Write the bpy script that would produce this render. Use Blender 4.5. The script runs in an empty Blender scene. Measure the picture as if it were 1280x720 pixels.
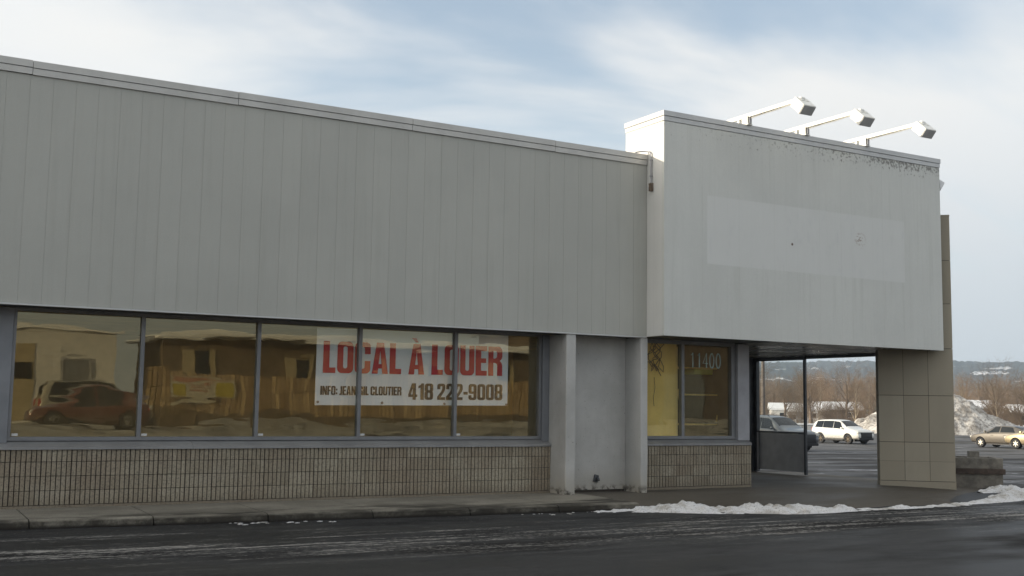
import bpy, bmesh, math, random
from mathutils import Vector, Matrix, noise
R = math.radians
scene = bpy.context.scene
COL = scene.collection

# ------------------------------------------------------------------ camera
YAW, PITCH, ROLL, CAM_D, EYE = 0.521, 0.1036, 0.0151, 17.01, 1.54
cam = bpy.data.cameras.new("camera")
cam.sensor_fit = 'HORIZONTAL'; cam.sensor_width = 36.0; cam.lens = 36.0 * 1400 / 1280
cam.clip_start = 0.1; cam.clip_end = 12000
camo = bpy.data.objects.new("camera", cam); COL.objects.link(camo)
fw = Vector((math.sin(YAW) * math.cos(PITCH), math.cos(YAW) * math.cos(PITCH), math.sin(PITCH)))
rt = Vector((math.cos(YAW), -math.sin(YAW), 0)); up = rt.cross(fw)
cr, sr = math.cos(ROLL), math.sin(ROLL)
rt2 = rt * cr + up * sr; up2 = up * cr - rt * sr
mw = Matrix((rt2, up2, -fw)).transposed().to_4x4(); mw.translation = (0, -CAM_D, EYE)
camo.matrix_world = mw
scene.camera = camo

# ------------------------------------------------------------------ light and sky
SUN_EL, SUN_BACK = R(11.0), R(24.5)          # low sun from the left, a little behind the shop front
to_sun = Vector((-math.cos(SUN_BACK) * math.cos(SUN_EL), math.sin(SUN_BACK) * math.cos(SUN_EL), math.sin(SUN_EL)))
sl = bpy.data.lights.new("sun", 'SUN'); sl.energy = 3.4; sl.angle = R(0.5); sl.color = (1.0, 0.89, 0.72)
so = bpy.data.objects.new("sun", sl); COL.objects.link(so)
so.rotation_euler = to_sun.to_track_quat('Z', 'Y').to_euler()

world = bpy.data.worlds.new("World"); scene.world = world; world.use_nodes = True
wt = world.node_tree; wt.nodes.clear()
def wn(t, **k):
    n = wt.nodes.new(t)
    for a, b in k.items(): setattr(n, a, b)
    return n
def wl(a, b): wt.links.new(a, b)
sky = wn('ShaderNodeTexSky', sky_type='NISHITA'); sky.sun_disc = False
sky.sun_elevation = SUN_EL; sky.sun_rotation = math.atan2(to_sun.x, to_sun.y)
sky.air_density = 1.0; sky.dust_density = 0.6; sky.ozone_density = 1.6
SKY_STRENGTH = 0.15
tc = wn('ShaderNodeTexCoord')
sep = wn('ShaderNodeSeparateXYZ'); wl(tc.outputs['Generated'], sep.inputs[0])
zc = wn('ShaderNodeMath', operation='ADD'); wl(sep.outputs['Z'], zc.inputs[0]); zc.inputs[1].default_value = 0.22
dx = wn('ShaderNodeMath', operation='DIVIDE'); wl(sep.outputs['X'], dx.inputs[0]); wl(zc.outputs[0], dx.inputs[1])
dy = wn('ShaderNodeMath', operation='DIVIDE'); wl(sep.outputs['Y'], dy.inputs[0]); wl(zc.outputs[0], dy.inputs[1])
cmb = wn('ShaderNodeCombineXYZ'); wl(dx.outputs[0], cmb.inputs[0]); wl(dy.outputs[0], cmb.inputs[1])
mp = wn('ShaderNodeMapping'); wl(cmb.outputs[0], mp.inputs[0])
mp.inputs['Rotation'].default_value = (0, 0, R(32)); mp.inputs['Scale'].default_value = (0.72, 1.15, 1); mp.inputs['Location'].default_value = (3.1, 1.4, 0)
nz = wn('ShaderNodeTexNoise'); wl(mp.outputs[0], nz.inputs['Vector'])
nz.inputs['Scale'].default_value = 0.95; nz.inputs['Detail'].default_value = 6; nz.inputs['Roughness'].default_value = 0.52; nz.inputs['Distortion'].default_value = 0.5
# a band of high cloud lies low over the roofs, thinner just above it
elev = wn('ShaderNodeMapRange'); wl(sep.outputs['Z'], elev.inputs['Value'])
elev.inputs['From Min'].default_value = 0.25; elev.inputs['From Max'].default_value = 0.37
elev.inputs['To Min'].default_value = 0.17; elev.inputs['To Max'].default_value = -0.10
add = wn('ShaderNodeMath', operation='ADD'); wl(nz.outputs['Fac'], add.inputs[0]); wl(elev.outputs[0], add.inputs[1])
ovh = wn('ShaderNodeMapRange', interpolation_type='SMOOTHSTEP'); wl(sep.outputs['Z'], ovh.inputs['Value'])  # thick cloud added overhead, out of view, to whiten and lift the ambient
ovh.inputs['From Min'].default_value = 0.46; ovh.inputs['From Max'].default_value = 0.75; ovh.inputs['To Max'].default_value = 0.36
add0 = add; add = wn('ShaderNodeMath', operation='ADD'); wl(add0.outputs[0], add.inputs[0]); wl(ovh.outputs[0], add.inputs[1])
cm = wn('ShaderNodeMapRange', interpolation_type='SMOOTHSTEP'); wl(add.outputs[0], cm.inputs['Value'])
cm.inputs['From Min'].default_value = 0.40; cm.inputs['From Max'].default_value = 0.62
cm.inputs['To Min'].default_value = 0.24; cm.inputs['To Max'].default_value = 0.96
# thicker parts of the cloud are a touch greyer
nz2 = wn('ShaderNodeTexNoise'); wl(mp.outputs[0], nz2.inputs['Vector']); nz2.inputs['Scale'].default_value = 1.7; nz2.inputs['Detail'].default_value = 4
ccol = wn('ShaderNodeMix', data_type='RGBA'); wl(nz2.outputs['Fac'], ccol.inputs[0])
ccol.inputs[6].default_value = (0.60, 0.63, 0.655, 1); ccol.inputs[7].default_value = (0.69, 0.665, 0.625, 1)
# low down, the far cloud layer turns lilac grey
low = wn('ShaderNodeMapRange', interpolation_type='SMOOTHSTEP'); wl(sep.outputs['Z'], low.inputs['Value'])
low.inputs['From Min'].default_value = 0.03; low.inputs['From Max'].default_value = 0.31
cl2 = wn('ShaderNodeMix', data_type='RGBA'); wl(low.outputs[0], cl2.inputs[0])
cl2.inputs[6].default_value = (0.435, 0.472, 0.51, 1); wl(ccol.outputs[2], cl2.inputs[7])
# cloud towards the low sun is lit through and warmer
sd = wn('ShaderNodeVectorMath', operation='DOT_PRODUCT'); wl(tc.outputs['Generated'], sd.inputs[0]); sd.inputs[1].default_value = tuple(to_sun)
gr = wn('ShaderNodeMapRange', interpolation_type='SMOOTHSTEP'); wl(sd.outputs['Value'], gr.inputs['Value'])
gr.inputs['From Min'].default_value = 0.56; gr.inputs['From Max'].default_value = 1.0
glow = wn('ShaderNodeMix', data_type='RGBA'); wl(gr.outputs[0], glow.inputs[0]); wl(cl2.outputs[2], glow.inputs[6]); glow.inputs[7].default_value = (2.6, 2.3, 1.85, 1)
cl2 = glow
skm = wn('ShaderNodeMix', data_type='RGBA', blend_type='MULTIPLY'); skm.inputs[0].default_value = 1
wl(sky.outputs[0], skm.inputs[6]); skm.inputs[7].default_value = (SKY_STRENGTH,) * 3 + (1,)
mixc = wn('ShaderNodeMix', data_type='RGBA'); wl(cm.outputs[0], mixc.inputs[0])
wl(skm.outputs[2], mixc.inputs[6]); wl(cl2.outputs[2], mixc.inputs[7])
# the world keeps one Background at a physical sky strength; cloud radiance is divided by it
inv = wn('ShaderNodeMix', data_type='RGBA', blend_type='DIVIDE'); inv.inputs[0].default_value = 1
wl(mixc.outputs[2], inv.inputs[6]); inv.inputs[7].default_value = (SKY_STRENGTH,) * 3 + (1,)
bg = wn('ShaderNodeBackground'); bg.inputs['Strength'].default_value = SKY_STRENGTH
wl(inv.outputs[2], bg.inputs['Color'])
wo = wn('ShaderNodeOutputWorld'); wl(bg.outputs[0], wo.inputs['Surface'])

vs = scene.view_settings
scene.display_settings.display_device = 'sRGB'
vs.view_transform = 'Standard'; vs.look = 'None'; vs.gamma = 1.0; vs.use_curve_mapping = False
vs.exposure = 0.55
cy = scene.cycles
cy.use_denoising = True
cy.max_bounces = 8; cy.transparent_max_bounces = 12; cy.volume_bounces = 0; cy.caustics_reflective = False; cy.caustics_refractive = False

# ------------------------------------------------------------------ helpers
class MB:
    """Collects boxes, tubes, lathes and sheets; build() links them as ONE mesh object."""
    def __init__(s): s.v = []; s.f = []; s.c = []
    def face(s, pts, c=None):
        i = len(s.v); s.v += [tuple(p) for p in pts]; s.f.append(tuple(range(i, i + len(pts)))); s.c.append(c)
    def box(s, a, b, c=None, m=None, bev=0.0):
        x0, y0, z0 = a; x1, y1, z1 = b
        if bev > 0:
            bm = bmesh.new(); bmesh.ops.create_cube(bm, size=1)
            for v in bm.verts: v.co = Vector((x0 + (v.co.x + .5) * (x1 - x0), y0 + (v.co.y + .5) * (y1 - y0), z0 + (v.co.z + .5) * (z1 - z0)))
            bmesh.ops.bevel(bm, geom=bm.edges[:], offset=bev, segments=2, affect='EDGES', profile=0.6)
            bmesh.ops.recalc_face_normals(bm, faces=bm.faces[:])
            s.add_bm(bm, m, c); return
        P = [(x0, y0, z0), (x1, y0, z0), (x1, y1, z0), (x0, y1, z0), (x0, y0, z1), (x1, y0, z1), (x1, y1, z1), (x0, y1, z1)]
        if m: P = [tuple(m @ Vector(p)) for p in P]
        i = len(s.v); s.v += P
        for f in ((0, 3, 2, 1), (4, 5, 6, 7), (0, 1, 5, 4), (1, 2, 6, 5), (2, 3, 7, 6), (3, 0, 4, 7)):
            s.f.append(tuple(i + k for k in f)); s.c.append(c)
    def add_bm(s, bm, m=None, c=None):
        i = len(s.v); bm.verts.index_update()
        s.v += [tuple(m @ v.co) if m else tuple(v.co) for v in bm.verts]
        for f in bm.faces: s.f.append(tuple(i + v.index for v in f.verts)); s.c.append(c)
        bm.free()
    def tube(s, pts, rad, n=8, c=None, caps=True):
        pts = [Vector(p) for p in pts]
        if not isinstance(rad, (list, tuple)): rad = [rad] * len(pts)
        i0 = len(s.v); prev = None
        for k, p in enumerate(pts):
            if k == 0: d = pts[1] - p
            elif k == len(pts) - 1: d = p - pts[k - 1]
            else: d = pts[k + 1] - pts[k - 1]
            d.normalize()
            if prev is None: a = d.orthogonal().normalized()
            else:
                a = prev - d * prev.dot(d)
                a = a.normalized() if a.length > 1e-6 else d.orthogonal().normalized()
            prev = a; b = d.cross(a)
            for j in range(n):
                t = 2 * math.pi * j / n
                s.v.append(tuple(p + (a * math.cos(t) + b * math.sin(t)) * rad[k]))
        for k in range(len(pts) - 1):
            for j in range(n):
                s.f.append((i0 + k * n + j, i0 + k * n + (j + 1) % n, i0 + (k + 1) * n + (j + 1) % n, i0 + (k + 1) * n + j)); s.c.append(c)
        if caps:
            s.f.append(tuple(i0 + j for j in reversed(range(n)))); s.c.append(c)
            e = i0 + (len(pts) - 1) * n
            s.f.append(tuple(e + j for j in range(n))); s.c.append(c)
    def lathe(s, prof, axis='y', n=20, m=None, c=None):
        """prof: list of (radius, along)."""
        i0 = len(s.v)
        for r, h in prof:
            for j in range(n):
                t = 2 * math.pi * j / n
                p = {'y': (r * math.cos(t), h, r * math.sin(t)), 'z': (r * math.cos(t), r * math.sin(t), h)}[axis]
                s.v.append(tuple(m @ Vector(p)) if m else p)
        for k in range(len(prof) - 1):
            for j in range(n):
                s.f.append((i0 + k * n + j, i0 + k * n + (j + 1) % n, i0 + (k + 1) * n + (j + 1) % n, i0 + (k + 1) * n + j)); s.c.append(c)
    def prism(s, poly, h0, h1, c=None):
        """poly in xy, extruded in z."""
        n = len(poly); i = len(s.v)
        s.v += [(x, y, h0) for x, y in poly] + [(x, y, h1) for x, y in poly]
        s.f.append(tuple(i + k for k in reversed(range(n)))); s.c.append(c)
        s.f.append(tuple(i + n + k for k in range(n))); s.c.append(c)
        for k in range(n):
            s.f.append((i + k, i + (k + 1) % n, i + n + (k + 1) % n, i + n + k)); s.c.append(c)
    def mesh(s, name, mat, smooth=None, fixn=False):
        me = bpy.data.meshes.new(name); me.from_pydata(s.v, [], s.f)
        if any(c is not None for c in s.c):
            at = me.color_attributes.new('rnd', 'FLOAT_COLOR', 'CORNER')
            for p in me.polygons:
                v = s.c[p.index]; v = 0.5 if v is None else v
                for li in p.loop_indices: at.data[li].color = (v, v, v, 1)
        if fixn:
            bm = bmesh.new(); bm.from_mesh(me); bmesh.ops.recalc_face_normals(bm, faces=bm.faces[:]); bm.to_mesh(me); bm.free()
        if mat: me.materials.append(mat)
        if smooth is not None:
            for p in me.polygons: p.use_smooth = True
            if smooth < 180: me.set_sharp_from_angle(angle=R(smooth))
        me.update(); return me
    def build(s, name, mat, parent=None, smooth=None, fixn=False):
        o = bpy.data.objects.new(name, s.mesh(name, mat, smooth, fixn)); COL.objects.link(o)
        if parent is not None: o.parent = parent
        return o
def tag(o, label=None, cat=None, group=None, kind=None):
    if label: o['label'] = label
    if cat: o['category'] = cat
    if group: o['group'] = group
    if kind: o['kind'] = kind
    return o
def thing(name, label, cat, loc=(0, 0, 0), rz=0.0, group=None):
    o = bpy.data.objects.new(name, None); COL.objects.link(o); o.empty_display_size = 0.3
    o.location = loc; o.rotation_euler = (0, 0, rz)
    return tag(o, label, cat, group)
def copy_tree(o, parent=None):
    c = o.copy(); COL.objects.link(c); c.parent = parent
    for ch in list(o.children): copy_tree(ch, c)
    return c

# ------------------------------------------------------------------ materials
class NT:
    def __init__(s, name):
        s.m = bpy.data.materials.new(name); s.m.use_nodes = True; s.t = s.m.node_tree
        s.b = s.t.nodes['Principled BSDF']; s.out = s.t.nodes['Material Output']
    def n(s, t, **k):
        x = s.t.nodes.new(t)
        for a, b in k.items(): setattr(x, a, b)
        return x
    def l(s, a, b): s.t.links.new(a, b)
    def pos(s): return s.n('ShaderNodeNewGeometry').outputs['Position']
    def obj(s): return s.n('ShaderNodeTexCoord').outputs['Object']
    def noise(s, vec, scale, detail=4, rough=.55, stretch=(1, 1, 1), dist=0):
        m = s.n('ShaderNodeMapping'); m.inputs['Scale'].default_value = stretch; s.l(vec, m.inputs[0])
        x = s.n('ShaderNodeTexNoise'); s.l(m.outputs[0], x.inputs['Vector'])
        x.inputs['Scale'].default_value = scale; x.inputs['Detail'].default_value = detail
        x.inputs['Roughness'].default_value = rough; x.inputs['Distortion'].default_value = dist
        return x.outputs['Fac']
    def ramp(s, v, a, b, lo=0.0, hi=1.0, smooth=True):
        x = s.n('ShaderNodeMapRange'); x.interpolation_type = 'SMOOTHSTEP' if smooth else 'LINEAR'
        s.l(v, x.inputs['Value']); x.inputs['From Min'].default_value = a; x.inputs['From Max'].default_value = b
        x.inputs['To Min'].default_value = lo; x.inputs['To Max'].default_value = hi
        return x.outputs[0]
    def math(s, op, a, b=None):
        x = s.n('ShaderNodeMath', operation=op)
        for i, v in enumerate((a, b)):
            if v is None: continue
            if isinstance(v, (int, float)): x.inputs[i].default_value = v
            else: s.l(v, x.inputs[i])
        return x.outputs[0]
    def mix(s, f, a, b, mode='MIX'):
        x = s.n('ShaderNodeMix', data_type='RGBA', blend_type=mode)
        if isinstance(f, (int, float)): x.inputs[0].default_value = f
        else: s.l(f, x.inputs[0])
        for i, v in ((6, a), (7, b)):
            if isinstance(v, tuple): x.inputs[i].default_value = tuple(v) + (1,)
            else: s.l(v, x.inputs[i])
        return x.outputs[2]
    def xyz(s, v):
        x = s.n('ShaderNodeSeparateXYZ'); s.l(v, x.inputs[0]); return x.outputs
    def col(s, v):
        if isinstance(v, tuple): s.b.inputs['Base Color'].default_value = tuple(v) + (1,)
        else: s.l(v, s.b.inputs['Base Color'])
    def rough(s, v):
        if isinstance(v, (int, float)): s.b.inputs['Roughness'].default_value = v
        else: s.l(v, s.b.inputs['Roughness'])
    def bump(s, h, dist=.01, strength=1.0):
        x = s.n('ShaderNodeBump'); x.inputs['Distance'].default_value = dist; x.inputs['Strength'].default_value = strength
        s.l(h, x.inputs['Height']); s.l(x.outputs[0], s.b.inputs['Normal']); return x.outputs[0]
M = {}
def simple(key, col, rough=.6, metal=0.0, var=.12, scale=6.0, bump=0.0):
    a = NT(key); p = a.obj()
    n = a.noise(p, scale, 5, .6)
    lo = tuple(c * (1 - var) for c in col); hi = tuple(min(1, c * (1 + var)) for c in col)
    a.col(a.mix(a.ramp(n, .3, .7), lo, hi)); a.rough(rough); a.b.inputs['Metallic'].default_value = metal
    if bump: a.bump(a.noise(p, scale * 8, 3), bump)
    M[key] = a.m; return a

def siding(key, base, streak, z_top, seed, dirt=False, ghost=None):
    a = NT(key); p = a.pos(); x = a.xyz(p)
    n1 = a.noise(p, .5, 4, .6)
    st = a.noise(p, 1.0, 5, .6, (9, 9, .35))                      # vertical weather streaks
    c = a.mix(a.ramp(n1, .3, .7), tuple(v * .95 for v in base), tuple(v * 1.04 for v in base))
    c = a.mix(a.ramp(st, .50, .78, 0, streak), c, tuple(v * .72 for v in (base[0], base[1], base[2] * .95)))
    at = a.n('ShaderNodeAttribute', attribute_name='rnd'); c = a.mix(a.ramp(at.outputs['Fac'], 0, 1, .0, .055), c, tuple(v * .55 for v in base))
    fine = a.noise(p, 60, 2, .5)
    c = a.mix(a.ramp(fine, .35, .65, 0, .06), c, (.12, .12, .11))
    if ghost:
        x0, x1, z0, z1, gc = ghost                                # cleaner rectangle left by an old sign
        def inside(v, lo, hi): return a.math('MULTIPLY', a.ramp(v, lo - .02, lo + .02), a.ramp(v, hi + .02, hi - .02))
        # a map range with From Min > From Max simply runs the other way
        f = a.math('MULTIPLY', inside(x[0], x0, x1), inside(x[2], z0, z1))
        blot = a.noise(p, 1.6, 5, .65)
        f2 = a.math('MULTIPLY', f, a.ramp(blot, .25, .7, .75, 1.0))
        c = a.mix(f2, c, gc)
        d2 = a.noise(p, 3.4, 4, .7, (2.2, 1, 1))
        c = a.mix(a.math('MULTIPLY', f, a.ramp(d2, .56, .72, 0, .10)), c, (.34, .36, .40))
        dist = a.n('ShaderNodeVectorMath', operation='DISTANCE'); a.l(p, dist.inputs[0]); dist.inputs[1].default_value = (17.31, -1.01, 4.96)
        spot = a.math('MULTIPLY', a.ramp(dist.outputs['Value'], .22, .02), a.ramp(a.noise(p, 26, 3, .6), .52, .62))
        c = a.mix(a.math('MULTIPLY', spot, .8), c, (.22, .11, .06))
        dist = a.n('ShaderNodeVectorMath', operation='DISTANCE'); a.l(p, dist.inputs[0]); dist.inputs[1].default_value = (15.45, -1.01, 4.72)
        c = a.mix(a.ramp(dist.outputs['Value'], .035, .015), c, (.13, .08, .06))
    if dirt:
        # specks of mould under the flashing, thicker to the right
        hgt = a.ramp(x[2], z_top - .42, z_top - .02)
        lr = a.ramp(x[0], 13.2, 19.2, .16, 1.0)
        band = a.ramp(a.noise(p, .9, 3, .6), .32, .62, .35, 1.0)
        sp = a.noise(p, 19, 4, .72, (1, 1, .8))
        hh = a.math('MULTIPLY', a.math('MULTIPLY', hgt, hgt), lr)
        thr = a.math('ADD', sp, a.math('MULTIPLY', a.math('MULTIPLY', hh, band), .22))
        c = a.mix(a.math('MULTIPLY', a.ramp(thr, .60, .74, 0, .75), a.ramp(hh, .0, .03)), c, (.12, .108, .092))
    a.col(c); a.rough(a.ramp(n1, .3, .7, .42, .6)); a.b.inputs['Specular IOR Level'].default_value = .35
    a.bump(a.noise(p, .9, 3, .5, (2.6, 1, .6)), .022, .6)
    M[key] = a.m
siding('grey_siding', (.465, .465, .425), .22, 6.0, 1)
siding('white_siding', (.665, .672, .635), .30, 6.74, 2, True, (13.33, 18.6, 4.18, 5.46, (.69, .695, .668)))
siding('white_return', (.70, .695, .67), .22, 6.74, 2)
simple('flashing', (.53, .52, .49), .4, .15, .08, 2)
simple('white_flashing', (.56, .565, .56), .4, .1, .07, 2)
simple('soffit', (.10, .10, .10), .6, 0, .15, 3)
simple('frame_metal', (.215, .22, .23), .42, .35, .1, 3)
simple('jamb_metal', (.23, .24, .26), .45, .25, .12, 1.5)
simple('post_metal', (.36, .36, .38), .5, .1, .08, 3)
simple('sill_metal', (.28, .28, .28), .42, .3, .12, 2)
simple('screen_grey', (.36, .37, .385), .5, .1, .12, 3)
simple('dark_metal', (.075, .08, .088), .45, .3, .2, 4)
simple('lamp_paint', (.78, .77, .72), .38, 0, .05, 6)
simple('lamp_grey', (.70, .70, .70), .3, .2, .1, 10)  # grey of the side lamp, and the shade put into floodlight end faces
simple('rust_metal', (.16, .12, .09), .7, .3, .4, 12)
simple('rubber', (.018, .018, .02), .75, 0, .2, 10)
simple('rim_metal', (.55, .53, .48), .3, .8, .1, 10)
simple('dirty_rim', (.13, .105, .075), .6, .4, .2, 10)
simple('car_trim', (.02, .02, .022), .5, 0, .1, 8)
simple('lamp_glass', (.6, .58, .52), .12, 0, .1, 20)
simple('tail_glass', (.35, .02, .02), .15, 0, .1, 20)
simple('paper_yellow', (.88, .66, .19), .8, 0, .08, 2)
simple('cable', (.03, .022, .018), .6, 0, .2, 20)
simple('shelf_paint', (.80, .62, .22), .5, 0, .12, 6)
simple('bin_green', (.50, .55, .08), .5, 0, .1, 6)
simple('room_wall', (.74, .58, .30), .8, 0, .15, 1)  # golden tone of the room surfaces stands in for warm interior light
simple('room_floor', (.52, .39, .20), .6, 0, .25, 2)
simple('sign_vinyl', (.80, .86, .87), .45, 0, .04, 1.5)
simple('sign_red', (.56, .008, .022), .45, 0, .08, 5)
simple('sign_black', (.006, .007, .009), .4, 0, .2, 5)
simple('digit_teal', (.42, .62, .66), .5, 0, .05, 8)
simple('pale_plastic', (.68, .68, .66), .5, 0, .05, 8)
simple('wood_beam', (.06, .042, .032), .8, 0, .35, 9)
simple('planter_concrete', (.17, .155, .13), .85, 0, .3, 7, .01)
simple('pole_wood', (.16, .135, .115), .85, 0, .25, 4)
simple('house_white', (.62, .60, .56), .7, 0, .08, 2)
simple('chalet_wood', (.15, .11, .068), .8, 0, .2, 1.5)
simple('house_grey', (.33, .33, .33), .7, 0, .1, 2)
simple('house_brown', (.12, .092, .068), .8, 0, .15, 2)
simple('house_cream', (.40, .33, .20), .7, 0, .1, 2)
simple('roof_snow', (.80, .80, .80), .7, 0, .05, 1.5)
simple('door_grey', (.18, .19, .20), .5, 0, .1, 2)
simple('barrier', (.42, .42, .41), .8, 0, .12, 2)
simple('banner_white', (.46, .42, .32), .6, 0, .06, 3)
simple('banner_yellow', (.42, .34, .04), .6, 0, .06, 3)
simple('banner_red', (.42, .20, .13), .6, 0, .1, 3)

a = NT('stucco'); p = a.pos(); x = a.xyz(p)                          # painted render, stained at the foot
n1 = a.noise(p, 1.3, 5, .6); n2 = a.noise(p, 9, 4, .6)
c = a.mix(a.ramp(n1, .3, .7), (.42, .415, .395), (.52, .515, .495))
foot = a.ramp(x[2], .55, 0.0)
c = a.mix(a.math('MULTIPLY', foot, a.ramp(n1, .35, .7, .25, .75)), c, (.33, .285, .205))
c = a.mix(a.math('MULTIPLY', a.ramp(x[2], .16, .02), a.ramp(n2, .46, .62)), c, (.08, .07, .055))
c = a.mix(a.ramp(a.noise(p, 2.1, 5, .6, (3, 3, .4)), .55, .78, 0, .35), c, (.34, .335, .31))
c = a.mix(a.ramp(a.noise(p, 34, 2, .5), .70, .74, 0, .7), c, (.14, .12, .10))
a.col(c); a.rough(.8); a.bump(a.noise(p, 70, 3, .6), .006); M['stucco'] = a.m

a = NT('scored_block'); p = a.pos()
at = a.n('ShaderNodeAttribute', attribute_name='rnd')
c = a.mix(at.outputs['Fac'], (.262, .224, .162), (.425, .380, .290))
c = a.mix(a.ramp(a.noise(p, 1.1, 4, .6), .38, .68, 0, .45), c, (.27, .205, .145))
c = a.mix(a.ramp(a.noise(p, 42, 4, .7), .46, .64, 0, .6), c, (.13, .112, .09))
c = a.mix(a.ramp(a.noise(p, .7, 5, .7, (1, 1, 2)), .56, .70, 0, .2), c, (.42, .385, .32))
c = a.mix(a.ramp(a.xyz(p)[2], .22, .02, 0, .35), c, (.13, .105, .08))
a.col(c); a.rough(.9); a.bump(a.noise(p, 120, 4, .7), .008); M['scored_block'] = a.m
simple('mortar', (.055, .045, .038), .95, 0, .3, 9)

a = NT('stone_panel'); p = a.obj()                                    # aggregate tile of the pier
at = a.n('ShaderNodeAttribute', attribute_name='rnd')
c = a.mix(at.outputs['Fac'], (.335, .302, .238), (.39, .355, .283))
c = a.mix(a.ramp(a.noise(p, 90, 3, .6), .40, .66, 0, .4), c, (.24, .215, .17))
c = a.mix(a.ramp(a.noise(p, .9, 4, .6, (1.5, 1, .5)), .42, .7, 0, .35), c, (.27, .25, .205))
a.col(c); a.rough(.8); a.b.inputs['Specular IOR Level'].default_value = .05; a.bump(a.noise(p, 110, 3, .6), .004); M['stone_panel'] = a.m

a = NT('metal_slats'); p = a.pos()                                    # soffit of the passage, glossy strips
x = a.xyz(p)
c = a.mix(a.ramp(a.noise(p, 1.2, 4, .6, (1, 4, 1)), .35, .65), (.22, .205, .18), (.50, .46, .39))
a.col(c); a.rough(a.ramp(a.noise(p, 1.5, 3), .3, .7, .18, .38)); a.b.inputs['Metallic'].default_value = .5
a.bump(a.noise(p, 1.2, 3, .5, (.6, 3, 1)), .02); M['metal_slats'] = a.m

# window glass: part mirror, part clear, slightly buckled as old double panes are
a = NT('window_glass'); p = a.pos()
gl = a.n('ShaderNodeBsdfGlossy'); gl.inputs['Roughness'].default_value = 0.007; gl.inputs['Color'].default_value = (1.0, .90, .60, 1)
tr = a.n('ShaderNodeBsdfTransparent'); tr.inputs['Color'].default_value = (.97, .98, .97, 1)
lw = a.n('ShaderNodeLayerWeight'); lw.inputs['Blend'].default_value = .5
fac = a.math('ADD', a.math('MULTIPLY', a.math('POWER', lw.outputs['Facing'], 4.0), .7), .147)
mx = a.n('ShaderNodeMixShader'); a.l(fac, mx.inputs[0]); a.l(tr.outputs[0], mx.inputs[1]); a.l(gl.outputs[0], mx.inputs[2])
hb = a.math('ADD', a.noise(p, .55, 1.5, .4, (1.0, 1, 1.9)), a.math('MULTIPLY', a.noise(p, 1.7, 2, .45, (.45, 1, 2.2)), .16))
bp = a.n('ShaderNodeBump'); bp.inputs['Distance'].default_value = .0055; bp.inputs['Strength'].default_value = 1.0
a.l(hb, bp.inputs['Height']); a.l(bp.outputs[0], gl.inputs['Normal'])
df = a.n('ShaderNodeBsdfDiffuse'); df.inputs['Color'].default_value = (.62, .53, .33, 1)          # film of dust and old tint
mx2 = a.n('ShaderNodeMixShader'); a.l(a.ramp(a.noise(p, 1.6, 5, .65),   .3, .75, .02, .05), mx2.inputs[0]); a.l(mx.outputs[0], mx2.inputs[1]); a.l(df.outputs[0], mx2.inputs[2])
a.l(mx2.outputs[0], a.out.inputs['Surface']); a.t.nodes.remove(a.b); M['window_glass'] = a.m

a = NT('clear_glass')
gl = a.n('ShaderNodeBsdfGlossy'); gl.inputs['Roughness'].default_value = .02; gl.inputs['Color'].default_value = (.9, .9, .9, 1)
tr = a.n('ShaderNodeBsdfTransparent'); tr.inputs['Color'].default_value = (.86, .88, .87, 1)
lw = a.n('ShaderNodeLayerWeight'); lw.inputs['Blend'].default_value = .5
mx = a.n('ShaderNodeMixShader'); a.l(a.math('ADD', a.math('MULTIPLY', a.math('POWER', lw.outputs['Facing'], 4.0), .7), .05), mx.inputs[0]); a.l(tr.outputs[0], mx.inputs[1]); a.l(gl.outputs[0], mx.inputs[2])
a.l(mx.outputs[0], a.out.inputs['Surface']); a.t.nodes.remove(a.b); M['clear_glass'] = a.m

a = NT('car_glass'); a.col((.012, .016, .02)); a.rough(.08); a.b.inputs['Specular IOR Level'].default_value = .25; M['car_glass'] = a.m
def paint(key, col, metal=0.0, rough=.28):
    a = NT(key); p = a.obj(); x = a.xyz(p)
    c = a.mix(a.ramp(a.noise(p, 5, 4, .6), .35, .7, 0, .35), col, tuple(v * .8 + .03 for v in col))
    c = a.mix(a.math('MULTIPLY', a.ramp(x[2], .75, .2), a.ramp(a.noise(p, 7, 4, .65), .35, .6, .2, .75)), c, (.20, .175, .145))   # road salt on the sills
    a.col(c); a.rough(rough); a.b.inputs['Metallic'].default_value = metal; a.b.inputs['Coat Weight'].default_value = .5; a.b.inputs['Coat Roughness'].default_value = .08
    M[key] = a.m
paint('paint_white', (.74, .74, .70)); paint('paint_champagne', (.135, .118, .095), .3, .4); paint('paint_gold', (.58, .46, .27), .45, .32)
paint('paint_slate', (.075, .088, .10), .2); paint('paint_red', (.13, .034, .022), .2); paint('paint_beige', (.36, .33, .26), .3)

# road: dark wet asphalt, salt and ice dragged out along the kerb, snow beyond the lot
a = NT('ground'); p = a.pos(); x = a.xyz(p)
dot = a.n('ShaderNodeVectorMath', operation='DOT_PRODUCT'); a.l(p, dot.inputs[0]); dot.inputs[1].default_value = (math.sin(YAW), math.cos(YAW), 0)
far = dot.outputs['Value']
n0 = a.noise(p, .35, 5, .6); n1 = a.noise(p, 45, 3, .7); n3 = a.noise(p, .9, 5, .6, (.30, 1.0, 1), .8)
c = a.mix(a.ramp(n0, .3, .7), (.006, .0063, .007), (.0135, .0132, .013))
c = a.mix(a.ramp(a.noise(p, 22, 5, .8), .44, .66, 0, .7), c, (.028, .0272, .026))
c = a.mix(a.ramp(a.noise(p, 5.5, 5, .75), .50, .68, 0, .55), c, (.031, .030, .0285))
c = a.mix(a.math('MULTIPLY', a.ramp(a.noise(p, 15, 3, .7), .635, .665, 0, .8), a.ramp(x[1], -6.5, -2.5, .12, 1.0)), c, (.17, .162, .15))
c = a.mix(a.ramp(n3, .40, .68, 0, .45), c, (.024, .0235, .023))
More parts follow.
